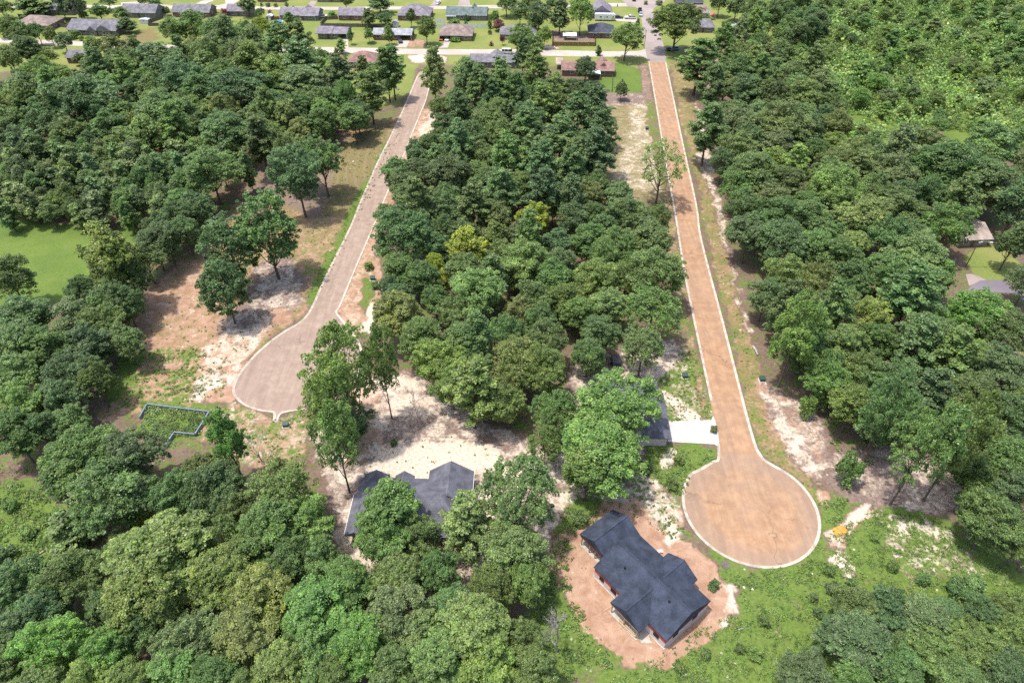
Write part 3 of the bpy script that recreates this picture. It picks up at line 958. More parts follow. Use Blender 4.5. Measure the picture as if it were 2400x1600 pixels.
def trunk_mesh(seed, H, base_r, limbs, fork=.33, lean=.3):
    r = np.random.default_rng(seed + 500)
    mb = MB()
    x = np.cumsum(r.normal(0, lean * .5, 6)) * .4
    y = np.cumsum(r.normal(0, lean * .5, 6)) * .4
    zs = np.linspace(0, H * .78, 6)
    pts = [(x[i] - x[0], y[i] - y[0], zs[i]) for i in range(6)]
    mb.tube([(0, 0, -.3)] + pts, [base_r * 1.5, base_r * 1.15] + [base_r * (1 - .16 * i) for i in range(1, 6)], 8)
    for q in limbs:
        t = r.uniform(fork, .72) if q[2] > H * .4 else fork * .9
        j = t * 5
        i = int(j)
        s = np.array(pts[i]) * (1 - j + i) + np.array(pts[min(i + 1, 5)]) * (j - i)
        if s[2] > q[2] - .6: s = np.array(pts[1])
        mid = s * .5 + np.asarray(q) * .5 + np.array([r.normal(0, .4), r.normal(0, .4), -.5])
        mb.tube([s, mid, q], [base_r * .45, base_r * .3, base_r * .12], 5, cap=False)
        for _ in range(2):
            e = np.asarray(q) + r.normal(0, 1.3, 3) + np.array([0, 0, .8])
            mb.tube([mid * .4 + np.asarray(q) * .6, e], [base_r * .16, base_r * .05], 4, cap=False)
    return mb


def crown_pine(seed, H=18.0, R=4.6, z0=6.0, whorls=54, tufts=6, leaves=58, size=.42, top=.42):
    r = np.random.default_rng(seed)
    C, CRD, L = [], [], []
    for i in range(whorls):
        t = (i + r.uniform(0, .9)) / whorls
        z = z0 + (H - z0) * t
        prof = (t / .35 if t < .35 else (1 - t) / .65) if top is None else min(1, .55 + t * 2.2) * (1 - max(0, t - .38) / .66) ** .62
        ln = R * max(.12, prof) * r.uniform(.65, 1.12)
        a = i * 2.4 + r.uniform(-.5, .5)
        e = np.array([math.cos(a) * ln, math.sin(a) * ln, z + ln * r.uniform(-.05, .38)])
        s = np.array([0, 0, z - .2])
        L.append((s, e))
        for j in range(max(2, int(tufts * (ln / R) + 1.5))):
            q = s + (e - s) * (.38 + .62 * (j + .6) / (tufts * (ln / R) + 1.5)) + r.normal(0, .38, 3)
            C.append(q)
            CRD.append(r.uniform(.55, .98))
    v, f = clump_leaves(r, C, CRD, leaves, size, up=.5, shell=(.15, 1.0), flat=.72)
    # needles read finer than leaves: thin the kites
    return v, f, L


def pine_trunk(seed, H, base_r, L):
    r = np.random.default_rng(seed + 900)
    mb = MB()
    k = 7
    dx, dy = np.cumsum(r.normal(0, .12, k)), np.cumsum(r.normal(0, .12, k))
    dx -= dx[0]; dy -= dy[0]
    zs = np.linspace(0, H * .96, k)
    mb.tube([(0, 0, -.3)] + [(dx[i] * .5, dy[i] * .5, zs[i]) for i in range(k)], [base_r * 1.35] + [base_r * (1.08 - .92 * i / (k - 1)) for i in range(k)], 8)
    for s, e in L[::2]: mb.tube([s, e], [base_r * .22, base_r * .07], 4, cap=False)
    for i in range(5):
        z = H * r.uniform(.18, .38)
        a = r.uniform(0, 7)
        mb.tube([(0, 0, z), (math.cos(a) * 1.2, math.sin(a) * 1.2, z + .25)], [base_r * .16, base_r * .05], 4, cap=False)
    return mb


def dead_mesh(seed, H, base_r, spread=.55, depth=4):
    r = np.random.default_rng(seed)
    mb = MB()

    def grow(p, d, ln, rad, k):
        q = p + d * ln
        m = (p + q) / 2 + r.normal(0, .05 * ln, 3)
        mb.tube([p, m, q], [rad, rad * .8, rad * .62], 5 if k > 1 else 4, cap=False)
        if k == 0: return
        for _ in range(3 if k > 1 else 4):
            nd = d + r.normal(0, spread, 3)
            nd[2] = abs(nd[2]) * .8 + .12
            grow(q if r.random() < .6 else m, nd / np.linalg.norm(nd), ln * r.uniform(.55, .8), rad * .62, k - 1)
    grow(np.array([0, 0, -.2]), np.array([.05, .02, 1.0]), H * .38, base_r, depth)
    return mb


VAR = {}   # kind -> list of (crown mesh, trunk mesh, width, height)


def add_var(kind, v, f, tmb, R, H, leaf='leaf', bark='bark', cname='crown'):
    R = float(np.percentile(np.hypot(v[:, 0], v[:, 1]), 96))
    H = float(np.percentile(v[:, 2], 99.7))
    cm = np_mesh(kind + '_crown', v, f, mat=M[leaf])
    tm = tmb.mesh(kind + '_trunk', M[bark], True)
    VAR.setdefault(kind, []).append((cm, tm, 2 * R, H))


def build_variants():
    for s in range(6):
        R, H = 6.5, 17.0
        v, f, L = crown_round(100 + s, R, 4.2 + (s % 3) * .5, H, 13 + s % 4, 34, 62, .36)
        add_var('oak', v, f, trunk_mesh(s, H, .34, L), R, H)
    for s in range(5):
        R, H = 5.4, 18.0
        v, f, L = crown_round(150 + s, R, 4.6, H, 15 + s % 3, 30, 60, .33, point=.18, lrad=.38)
        add_var('hickory', v, f, trunk_mesh(110 + s, H, .28, L), R, H)
    for s in range(3):
        R, H = 6.0, 17.0
        v, f, L = crown_round(200 + s, R, 4.6, H, 15, 24, 50, .36, gap=.12, lrad=.40, fillin=120)
        add_var('open_oak', v, f, trunk_mesh(20 + s, H, .27, L, .42), R, H)
    for s in range(4):
        R, H = 4.6, 18.0
        v, f, L = crown_pine(300 + s, H, R, 4.0 + s * .6)
        add_var('pine', v, f, pine_trunk(s, H, .25, L), R, H, 'needle', 'bark_pine')
    for s in range(3):
        R, H = 2.9, 11.5
        v, f, L = crown_pine(400 + s, H, R, 1.6, 40, 4, 60, .42, top=None)
        add_var('young_pine', v, f, pine_trunk(10 + s, H, .14, L), R, H, 'needle', 'bark_pine')
    for s in range(3):
        R, H = 4.0, 15.0
        v, f, L = crown_round(500 + s, R, 2.8, H, 14, 26, 56, .34, point=.62, lrad=.46)
        add_var('sweetgum', v, f, trunk_mesh(40 + s, H, .22, L, .25, .15), R, H)
    for s in range(2):
        R, H = 2.6, 7.5
        v, f, L = crown_round(600 + s, R, 1.0, H, 11, 13, 60, .32, point=.35, lrad=.52, fillin=300)
        add_var('maple', v, f, trunk_mesh(60 + s, H, .11, L, .25, .1), R, H)
    for s in range(3):
        R, H = 1.6, 2.6
        v, f, L = crown_round(700 + s, R, -.3, H, 8, 10, 34, .26, lrad=.48, fillin=150)
        add_var('shrub', v, f, trunk_mesh(80 + s, H, .06, L, .1, .1), R, H)
    for s in range(2):
        R, H = 5.0, 15.0
        v, f, L = crown_round(900 + s, R, 1.8, H, 16, 25, 52, .36, gap=.08, lrad=.40, fillin=160)
        add_var('low_oak', v, f, trunk_mesh(130 + s, H, .25, L, .2), R, H)
    for s in range(1):
        R, H = 5.5, 14.0
        v, f, L = crown_round(800 + s, R, 4.0, H, 15, 10, 26, .34, gap=.2, lrad=.32, fillin=60)
        add_var('thin_tree', v, f, trunk_mesh(90 + s, H, .24, L, .22, .5), R, H)
    for s in range(2):
        dm = dead_mesh(850 + s, 9.0, .16)
        VAR.setdefault('dead', []).append((None, dm.mesh('dead_tree_branches', M['bark_dead'], True), 6.0, 9.0))
    dm = dead_mesh(870, 5.5, .22, .75, 5)
    VAR.setdefault('dead_bush', []).append((None, dm.mesh('dead_shrub_branches', M['bark_dead'], True), 5.5, 5.5))
    R, H = 3.4, 9.0
    v, f, L = crown_pine(450, H, R, .4, 46, 5, 60, .5, top=None)
    add_var('cedar', v, f, pine_trunk(30, H, .16, L), R, H, 'needle', 'bark_pine')


build_variants()

K_ = 2.5
TONE = {'d': (.030, .062, .032), 'm': (.050, .094, .032), 'g': (.068, .104, .050), 'l': (.088, .142, .040), 'y': (.115, .150, .024), 'o': (.074, .096, .032),
        'b': (.062, .135, .026), 'p': (.034, .070, .034), 's': (.066, .125, .034), 'r': (.10, .045, .055)}
AVG_ = (.064, .104, .034)
TONE = {k: (v if k in 'ry' else tuple(.48 * q + .52 * a for q, a in zip(v, AVG_))) for k, v in TONE.items()}
TONE = {k: (v[0] * K_ * 1.12, v[1] * K_, v[2] * K_ * .88) for k, v in TONE.items()}
TNAME = {'d': 'dark green', 'm': 'mid green', 'g': 'grey green', 'l': 'light green', 'y': 'yellow green', 'o': 'olive green', 'b': 'bright green', 'p': 'deep green', 's': 'fresh green', 'r': 'purple leaved'}
KNAME = {'oak': 'oak_tree', 'open_oak': 'oak_tree', 'hickory': 'hardwood_tree', 'low_oak': 'oak_tree', 'pine': 'pine_tree', 'young_pine': 'young_pine', 'sweetgum': 'sweetgum_tree', 'maple': 'maple_tree', 'shrub': 'shrub', 'thin_tree': 'thin_leaved_tree',
         'dead': 'dead_tree', 'dead_bush': 'dead_shrub', 'cedar': 'cedar_tree'}
CATS = {'oak_tree': 'oak tree', 'hardwood_tree': 'hickory tree', 'pine_tree': 'pine tree', 'young_pine': 'young pine', 'sweetgum_tree': 'sweetgum tree', 'maple_tree': 'maple tree', 'shrub': 'shrub', 'thin_leaved_tree': 'tree', 'dead_tree': 'dead tree',
        'dead_shrub': 'dead shrub', 'cedar_tree': 'cedar tree'}
TREES = []     # dicts: root, x, y, w, h, kind, tone, label
trng = np.random.default_rng(5)


def plant(x, y, w, h, kind, tone, label=None, group=None):
    vs = VAR[kind]
    cm, tm, w0, h0 = vs[int(trng.integers(len(vs)))]
    nm = KNAME[kind]
    root = empty(nm, (x, y, 0), trng.uniform(0, 2 * PI))
    sx, sz = w / w0, h / h0
    jit = trng.uniform(.88, 1.13)
    c = np.array(TONE[tone]) * trng.uniform(.84, 1.2) * np.array([trng.uniform(.88, 1.14), 1, trng.uniform(.85, 1.15)])
    for nme, me in (('trunk', tm), ('crown', cm)):
        if me is None: continue
        o = bpy.data.objects.new(nme, me)
        COL.objects.link(o)
        o.parent = root
        o.scale = (sx * jit, sx / jit, sz)
        o.color = (*c, 1)
    root.rotation_euler = (trng.normal(0, .02), trng.normal(0, .02), root.rotation_euler.z)
    d = dict(root=root, x=x, y=y, w=w, h=h, kind=kind, tone=tone, label=label, group=group, name=nm)
    TREES.append(d)
    return d


def h_of(w, kind):
    if kind in ('oak', 'open_oak', 'hickory', 'low_oak'): return min(19.5, max(5.0, 6.0 + .74 * w))
    if kind == 'pine': return min(22, max(8, 8.5 + 1.1 * w))
    if kind == 'young_pine': return 2.4 + 1.6 * w
    if kind == 'sweetgum': return 4.5 + 1.25 * w
    if kind == 'maple': return .8 + 1.25 * w
    if kind == 'shrub': return .4 + .68 * w
    if kind == 'cedar': return 1 + 1.25 * w
    return 3 + .95 * w


CZ = {'oak': .66, 'hickory': .64, 'low_oak': .55, 'open_oak': .68, 'pine': .70, 'young_pine': .5, 'sweetgum': .58, 'maple': .6, 'shrub': .5, 'cedar': .5, 'thin_tree': .62, 'dead': .5, 'dead_bush': .5}


def TC(x, y, wpx, kind, tone, label=None, crop='D', group=None, h=None):
    """tree by the middle and width of its crown in the photo"""
    hc = 10.0
    for _ in range(4):
        w = wpx * pxm(crop, x, y, hc)
        hh = h or h_of(w, kind)
        hc = hh * CZ[kind]
    p = W(crop, x, y, hc)
    return plant(p[0], p[1], w, hh, kind, tone, label, group)


def TB(crop, x0, x1, ytop, ybase, kind, tone, label=None, xb=None, group=None):
    """free standing tree by its extent: width, top and foot of the trunk"""
    xb = (x0 + x1) / 2 if xb is None else xb
    bx, by = W(crop, xb, ybase)
    top = PX(crop, 0, ytop)[1]
    h = 2.0
    while h < 30 and proj(bx, by, h)[1] > top: h += .1
    w = (x1 - x0) * pxm(crop, xb, ybase, h * .6)
    return plant(bx, by, w, h, kind, tone, label, group)
# ---------------------------------------------------------------- the trees one can single out
def alt(k): return 'hickory' if k == 'oak' and trng.random() < .42 else k  # random share of the oaks gets an oval crown; species not identified


# cleared lot left of the left road
TB('D', 482, 594, 606, 742, 'low_oak', 'd', 'slender dark green oak standing alone on the clay lot nearest the left cul-de-sac', 540)
TB('D', 470, 592, 496, 660, 'low_oak', 'd', 'loose crowned oak on the cleared lot, behind the slender lone oak', 556)
TB('D', 560, 704, 442, 640, 'low_oak', 'm', 'spreading green oak in the middle of the cleared lot with its trunk showing', 641)
TB('D', 618, 740, 335, 500, 'oak', 'd', 'dark tree of the clump on the cleared lot, nearest to the camera', 703)
TB('D', 684, 794, 314, 452, 'oak', 'm', 'tall tree on the cleared lot standing closest to the left road', 755)
TB('D', 655, 740, 300, 440, 'oak', 'g', 'grey green round tree behind the tree clump on the cleared lot', 690)
TB('D', 562, 652, 262, 405, 'pine', 'd', 'dark pine at the wood edge beside the brown clearing, straight bare trunk', 622)
TB('D', 558, 600, 345, 440, 'young_pine', 'd', 'small thin pine at the foot of the dark pine by the brown clearing', 583)
TB('b', 225, 440, 318, 690, 'pine', 'm', 'tall pine left of the left road where it narrows in the distance', 372)
TB('b', 105, 345, 470, 855, 'pine', 'm', 'broad tall pine at the far end of the cleared lot, trunk bare to the ground', 225)
TB('b', 0, 130, 545, 880, 'oak', 's', 'bright leafy oak at the wood edge behind the cleared lot', 70)
TB('b', 528, 728, 325, 765, 'pine', 'o', 'very tall pine at the right edge of the left road, head above the wood', 655)
# field edge
TB('D', 188, 312, 515, 706, 'sweetgum', 'l', 'light green leaning tree at the corner of the green field', 305)
TB('d', 45, 330, 205, 545, 'oak', 'd', 'dark round tree standing alone in the green field', 185)
TC(-12, 632, 80, 'oak', 'd', 'dark tree cut by the left picture edge in the green field')
TC(330, 590, 80, 'oak', 'd', 'dark tree between the green field and the clay track')
TC(378, 545, 90, 'oak', 'd', 'dark green oak at the field corner under the young pine stand')
TC(190, 668, 70, 'oak', 'd')
for x, y, w in ((412, 500, 88), (446, 478, 80), (300, 640, 90), (352, 560, 82), (285, 690, 84), (425, 530, 66), (360, 520, 70)): TC(x, y, w, 'oak', 'd')
TC(252, 690, 100, 'oak', 'd')
for x, y, w, t in ((60, 725, 115, 'm'), (160, 735, 100, 'g'), (234, 742, 95, 'm'), (40, 790, 120, 'm'), (117, 800, 110, 'm'), (200, 790, 100, 'd'), (270, 715, 60, 'm'), (150, 860, 105, 'd'), (33, 862, 115, 'm'), (205, 850, 70, 'd'),
                   (50, 925, 115, 's'), (140, 910, 95, 'd'), (33, 1000, 110, 'm'), (95, 985, 80, 'm'), (-30, 930, 100, 'd'), (-30, 760, 100, 'm')):
    TC(x, y, w, alt('oak'), t)
# foundation plot
TB('F', 1190, 1690, 360, 1330, 'sweetgum', 'b', 'narrow bright green tree beside the corner of the grey block foundation', 1600)
TC(462, 1082, 88, 'oak', 'o', 'olive green tree hiding the open end of the block foundation')
TB('F', 1560, 2000, 660, 1060, 'dead', 'o', 'bleached leafless tree below the left cul-de-sac spur', 1850)
TC(190, 1055, 175, 'oak', 'm', 'huge dark green oak left of the block foundation')
TC(290, 1048, 150, 'oak', 'd', 'broad dark oak overhanging the block foundation')
TC(250, 1135, 185, 'oak', 'm', 'broad oak with a thick black trunk below the block foundation')
TC(395, 1135, 110, 'oak', 'd', 'dark oak in the hollow between block foundation and light green oaks')
TC(495, 1120, 130, 'oak', 'd', 'dark shaded tree below the narrow bright green tree')
TC(540, 1170, 90, 'oak', 'd')
TC(160, 1215, 90, 'cedar', 'o', 'feathery olive tree at the edge of the bottom left clearing')
TC(330, 1190, 55, 'shrub', 'y', 'small yellow green shrub in the hollow under the big oak')
# between the left cul-de-sac and the slate roofed house
TB('D', 676, 838, 745, 1012, 'open_oak', 's', 'tall airy oak rising in front of the left cul-de-sac', 822)
TC(760, 905, 135, 'open_oak', 'l', 'light green lower oak joined to the airy oak at the left cul-de-sac')
TC(800, 965, 100, 'oak', 'd', 'dark bushy tree on the clay beside the airy oak')
TB('D', 672, 790, 930, 1130, 'open_oak', 'l', 'leaning light green oak beside the slate roofed house, bare trunk over the sand', 803)
TB('D', 838, 925, 745, 960, 'open_oak', 'm', 'slender tree with two thin bare trunks at the edge of the sandy yard', 900)
TB('e', 500, 580, 985, 1385, 'dead', 'o', 'thin dead trunk wrapped in ivy at the edge of the sandy yard', 540)
TC(650, 1125, 150, 'open_oak', 'l', 'large light green oak left of the slate roofed house')
TC(620, 1205, 150, 'oak', 'l', 'light green oak in front of the slate roofed house, left side')
TC(710, 1190, 110, 'open_oak', 'l')
TC(735, 1280, 90, 'oak', 'm')
# bottom left wood
for x, y, w, t, k in ((367, 1272, 205, 'l', 'oak'), (334, 1365, 185, 'l', 'oak'), (440, 1235, 100, 'l', 'oak'), (505, 1320, 150, 'l', 'oak'), (167, 1329, 135, 'm', 'oak'), (43, 1345, 135, 'd', 'oak'), (601, 1362, 150, 'o', 'oak'), (100, 1400, 110, 'd', 'oak'),
                      (734, 1395, 155, 'b', 'oak'), (117, 1485, 150, 'b', 'oak'), (240, 1490, 120, 'b', 'oak'), (434, 1472, 140, 'g', 'oak'), (567, 1450, 145, 'o', 'oak'), (400, 1545, 120, 's', 'oak'), (718, 1512, 130, 's', 'oak'), (640, 1545, 130, 'l', 'oak'),
                      (500, 1550, 110, 'm', 'oak'), (30, 1450, 110, 'd', 'oak'), (-10, 1540, 110, 'd', 'oak'), (300, 1560, 110, 'l', 'oak'), (340, 1430, 110, 'g', 'oak'), (660, 1290, 110, 'm', 'oak'), (560, 1280, 110, 'm', 'oak'), (680, 1455, 100, 'm', 'oak'), (200, 1560, 100, 'l', 'oak'),
                      (800, 1340, 120, 'b', 'oak'), (830, 1480, 140, 'b', 'oak'), (918, 1322, 115, 'm', 'oak'), (911, 1410, 150, 'g', 'open_oak'), (1010, 1310, 95, 'm', 'oak'), (1030, 1400, 110, 'm', 'oak'), (1084, 1440, 160, 's', 'oak'), (1130, 1350, 110, 'm', 'oak'), (1010, 1510, 140, 's', 'oak'),
                      (1120, 1530, 140, 's', 'oak'), (1220, 1540, 110, 'm', 'oak'), (900, 1540, 120, 'm', 'oak'), (960, 1460, 110, 'm', 'oak'), (1200, 1470, 90, 'm', 'oak'), (770, 1560, 100, 'm', 'oak'), (-20, 1410, 90, 'd', 'oak')):
    TC(x, y, w, alt(k), t)
TB('g', 500, 700, 1085, 1290, 'dead', 'o', 'bleached bare branches between the light oak and the bright oak, bottom left')
TB('g', 20, 190, 1130, 1330, 'dead', 'o', 'pale dead branches at the left edge near the bottom of the wood')
# in front of the slate roofed house
TC(896, 1172, 128, 'sweetgum', 's', 'pointed light green tree standing in front of the slate roof')
TC(880, 1228, 135, 'oak', 'm', 'mid green oak at the foot of the pointed tree before the slate roof')
TC(972, 1228, 95, 'open_oak', 'o', 'small olive oak hiding the front eave of the slate roof')
TB('h', 655, 1030, 300, 700, 'pine', 'm', 'dark pine with a bare trunk at the right corner of the slate roofed house', 905)
TB('h', 975, 1540, 90, 545, 'open_oak', 'm', 'airy spreading oak on the sand right of the slate roofed house', 1240)
TC(1180, 1262, 140, 'oak', 'm', 'large green oak in front of the airy spreading oak')
TC(1215, 1330, 100, 'oak', 'm')
TB('h', 1340, 1610, 1060, 1350, 'dead_bush', 'o', 'grey leafless shrub beside the clay pad of the navy roofed house', 1485)
# over the hidden house right of centre
TC(1408, 930, 195, 'open_oak', 's', 'large bright leafy oak spreading over the roof beside the white driveway')
TC(1385, 1030, 185, 'oak', 's', 'bright oak in front of the roof beside the white driveway')
TC(1352, 1080, 110, 'sweetgum', 's', 'slim bright tree with twin stems between the two new houses')
TC(1278, 945, 110, 'open_oak', 'm', 'mid green oak left of the bright oak over the hidden roof')
TC(1251, 1020, 80, 'open_oak', 'm', 'small loose oak at the top edge of the sandy yard')
TC(1330, 1000, 80, 'oak', 'm')
# middle wood
MID = [(1044, 230, 52, 'm', 'oak'), (1104, 190, 70, 'g', 'pine'), (1071, 163, 62, 'g', 'oak'), (1181, 200, 62, 'm', 'pine'), (1228, 150, 66, 'm', 'pine'), (1228, 105, 48, 'm', 'oak'), (1200, 110, 42, 'd', 'pine'), (1150, 165, 55, 'm', 'pine'), (1130, 215, 50, 'd', 'pine'),
        (1251, 230, 66, 'm', 'pine'), (1325, 262, 95, 'd', 'pine'), (1211, 270, 80, 'd', 'oak'), (1118, 280, 92, 'd', 'oak'),
       (1060, 250, 60, 'd', 'oak'), (1371, 336, 86, 'd', 'pine'), (1285, 310, 85, 'd', 'pine'), (991, 338, 77, 'd', 'oak'), (955, 345, 52, 'd', 'oak'), (1050, 320, 80, 'd', 'pine'), (1031, 400, 110, 'd', 'oak'), (968, 397, 78, 'd', 'oak'),
       (1168, 352, 87, 'm', 'pine'), (1241, 370, 87, 'd', 'pine'), (1310, 380, 80, 'd', 'pine'), (1110, 360, 75, 'd', 'oak'), (1151, 432, 87, 'm', 'pine'), (1245, 430, 82, 'd', 'pine'), (1310, 440, 72, 'd', 'pine'), (1350, 450, 74, 'o', 'oak'),
       (1420, 455, 72, 'g', 'oak'), (1141, 495, 77, 'g', 'oak'), (1225, 500, 78, 'y', 'oak'), (1270, 465, 60, 'o', 'sweetgum'), (920, 535, 145, 'd', 'oak'), (945, 455, 85, 'd', 'oak'), (1018, 480, 85, 'd', 'oak'), (1085, 460, 80, 'd', 'pine'),
       (1318, 500, 77, 'd', 'oak'), (1438, 492, 95, 'm', 'oak'), (1512, 500, 66, 'm', 'oak'), (1370, 500, 66, 'd', 'oak'), (1071, 580, 85, 'y', 'sweetgum'), (1000, 608, 50, 'y', 'oak'), (1018, 640, 42, 'y', 'oak'), (1138, 550, 62, 'o', 'sweetgum'),
       (1201, 600, 123, 'm', 'oak'), (1275, 565, 80, 'd', 'oak'), (1351, 555, 85, 'm', 'oak'), (1418, 558, 87, 'm', 'oak'), (1495, 555, 90, 'm', 'oak'), (1505, 620, 127, 's', 'oak'), (1268, 640, 100, 'm', 'oak'), (1228, 686, 85, 'g', 'oak'),
       (1300, 690, 85, 'm', 'oak'), (1368, 640, 105, 'm', 'oak'), (1401, 700, 95, 'm', 'oak'), (1498, 712, 125, 'm', 'open_oak'), (1094, 668, 127, 's', 'oak'), (1000, 690, 66, 'm', 'oak'), (911, 720, 112, 'o', 'oak'), (971, 775, 102, 's', 'oak'),
       (1044, 715, 85, 'm', 'oak'), (1191, 715, 66, 'o', 'oak'), (1158, 760, 90, 'm', 'oak'), (1258, 775, 95, 'm', 'open_oak'), (1378, 765, 90, 'm', 'oak'), (1478, 795, 100, 'm', 'open_oak'), (1011, 828, 112, 's', 'oak'), (1060, 780, 85, 's', 'oak'),
       (1178, 828, 117, 'o', 'oak'), (1168, 925, 90, 'o', 'oak'), (1038, 880, 85, 's', 'oak'), (1100, 860, 90, 'm', 'oak'), (1330, 720, 80, 'm', 'oak'), (1440, 630, 80, 'm', 'oak'), (890, 660, 50, 'd', 'oak'), (1170, 880, 90, 'o', 'open_oak')]
TC(1345, 152, 50, 'oak', 'd', 'round dark tree in front of the red brown roofed house', h=10.5)
TC(1322, 205, 62, 'oak', 'd', 'dark tree below the round dark tree behind the red brown house', h=11)
TC(1357, 205, 46, 'oak', 'd', 'dark tree at the corner of the fenced lawn', h=9.5)
TC(1275, 190, 52, 'pine', 'm', h=13)
for x, y, w, t, k in MID: TC(x, y, w, alt(k), t)
TB('c', -330, 30, 960, 1400, 'thin_tree', 'l', 'thin leaved tree leaning over the left edge of the right road', -185)
TB('b', 1870, 1965, 550, 690, 'maple', 'd', 'small round tree standing alone below the fenced lawn by the right road', 1920)
# right wood, prominent
RGT = [(1608, 128, 98, 'm', 'pine'), (1660, 88, 66, 'm', 'pine'), (1637, 182, 68, 'd', 'pine'), (1631, 280, 86, 'd', 'pine'), (1695, 282, 88, 'g', 'oak'), (1802, 284, 132, 'g', 'oak'), (1740, 270, 70, 'g', 'oak'), (1785, 336, 82, 'g', 'oak'), (1690, 340, 92, 'm', 'oak'),
       (1662, 370, 62, 'd', 'oak'), (1720, 210, 90, 'd', 'oak'), (1700, 160, 75, 'm', 'oak'), (1782, 160, 50, 'g', 'oak'), (1770, 215, 90, 'd', 'oak'), (1850, 215, 85, 'o', 'oak'), (1860, 300, 70, 'd', 'oak'), (1730, 395, 110, 'm', 'oak'), (1690, 430, 75, 'm', 'oak'), (1800, 420, 90, 'm', 'oak'),
       (1900, 400, 90, 'g', 'oak'), (1925, 430, 130, 'm', 'oak'), (2000, 380, 90, 'm', 'oak'), (1960, 350, 85, 'l', 'oak'), (2050, 400, 110, 'g', 'oak'), (1715, 470, 80, 'd', 'oak'), (1790, 490, 85, 'm', 'oak'), (1860, 500, 95, 'm', 'oak'), (1985, 500, 120, 'g', 'oak'), (2070, 480, 100, 'm', 'oak'),
       (2190, 380, 160, 'm', 'oak'), (2270, 420, 130, 'd', 'oak'), (2120, 330, 90, 'g', 'oak'), (2280, 330, 110, 'g', 'oak'), (2335, 480, 100, 'd', 'sweetgum'), (1720, 540, 95, 'd', 'oak'), (1800, 555, 115, 'd', 'oak'), (1870, 565, 90, 's', 'oak'), (1920, 590, 100, 'm', 'oak'), (2040, 545, 110, 'd', 'oak'),
       (2110, 585, 120, 'g', 'oak'), (2180, 514, 118, 'b', 'open_oak'), (1800, 625, 95, 's', 'oak'), (1870, 640, 90, 'o', 'oak'), (1960, 640, 85, 'm', 'oak'), (2030, 620, 100, 'm', 'oak'), (2100, 660, 110, 'd', 'pine'), (1760, 680, 80, 'd', 'oak'), (1840, 700, 90, 'm', 'oak'), (1930, 700, 85, 'm', 'oak'), (2000, 720, 95, 'l', 'oak'), (2060, 690, 80, 'm', 'oak'),
       (2160, 640, 60, 'b', 'sweetgum'), (2250, 720, 130, 'b', 'oak'), (2190, 730, 80, 'b', 'oak'), (1850, 790, 110, 'm', 'oak'), (1930, 790, 105, 'l', 'oak'), (2020, 790, 105, 'm', 'oak'), (2110, 780, 110, 'p', 'pine'), (2200, 810, 110, 'm', 'pine'), (2310, 760, 110, 'm', 'oak'), (2300, 850, 120, 'p', 'oak'),
       (1905, 870, 95, 's', 'oak'), (1970, 850, 90, 'm', 'oak'), (2050, 880, 125, 'm', 'oak'), (2140, 900, 110, 'p', 'pine'), (2230, 910, 120, 'm', 'oak'), (1960, 930, 100, 's', 'oak'), (2320, 950, 110, 'd', 'oak'), (2160, 980, 110, 'm', 'oak'), (2240, 1000, 110, 'm', 'oak'), (2320, 1050, 110, 'm', 'oak'),
       (2240, 1080, 90, 'm', 'oak'), (2030, 960, 120, 'm', 'oak'),  (2286, 1195, 130, 'm', 'oak'), (2330, 1130, 90, 'd', 'oak'), (2345, 1250, 90, 'm', 'oak'), (2370, 860, 90, 'd', 'oak'), (2370, 640, 80, 'd', 'oak'), (2330, 560, 70, 'd', 'sweetgum')]
for x, y, w, t, k in RGT: TC(x, y, w, alt(k), t)
TB('f', 480, 860, 510, 1095, 'open_oak', 'l', 'yellow green open tree with a pale bare trunk beside the right road', 655)
TB('f', 800, 1040, 850, 1165, 'open_oak', 'm', 'slim oak with a leaning pale trunk right of the yellow green tree', 880)
TB('i', 1025, 1200, 5, 190, 'shrub', 'm', 'round dark bush at the wood edge above the right cul-de-sac', 1110)
TB('D', 2000, 2150, 930, 1158, 'open_oak', 'l', 'light green oak with a pale bare trunk over the brown clearing at the right', 2044)
TB('D', 2085, 2215, 905, 1150, 'open_oak', 'm', 'oak with a dark leaning trunk right of the pale trunked oak', 2120)
TB('D', 1930, 2040, 850, 1060, 'open_oak', 'm', 'oak at the front of the right wood above the round dark bush', 1985)
TB('f', 785, 900, 1150, 1300, 'shrub', 's', 'bright bush on the sand verge of the right road', 830)
TB('f', 880, 1010, 1100, 1260, 'shrub', 'd', 'dark bush beside the bright bush on the sand verge', 940)
TB('i', 1880, 2040, 190, 405, 'maple', 'l', 'small sapling with a leaning stem on the brown clearing at the right', 1890)
# thickets at the bottom right
THK = [(1969, 1470, 150, 'd', 'oak', 'dark green broad tree with bleached twigs in the bottom right thicket'), (1855, 1550, 115, 'd', 'oak', 'dark round thicket tree at the bottom edge right of the grass'), (1965, 1390, 100, 'd', 'oak', None), (2040, 1400, 105, 'd', 'oak', None), (2120, 1420, 115, 'd', 'oak', None), (2150, 1500, 130, 'm', 'oak', None), (2060, 1530, 110, 'd', 'oak', None),
       (2230, 1480, 120, 'm', 'oak', None), (2320, 1460, 120, 'm', 'oak', None), (2250, 1400, 80, 'p', 'oak', None), (2320, 1550, 120, 'p', 'oak', None), (2210, 1560, 110, 'm', 'oak', None), (1960, 1560, 90, 's', 'oak', None), (2200, 1350, 50, 'p', 'shrub', None), (2240, 1345, 60, 'm', 'shrub', None), (2330, 1380, 60, 's', 'shrub', None)]
for x, y, w, t, k, lb in THK: TC(x, y, w, k, t, lb, h=(7.5 if k == 'oak' else None))
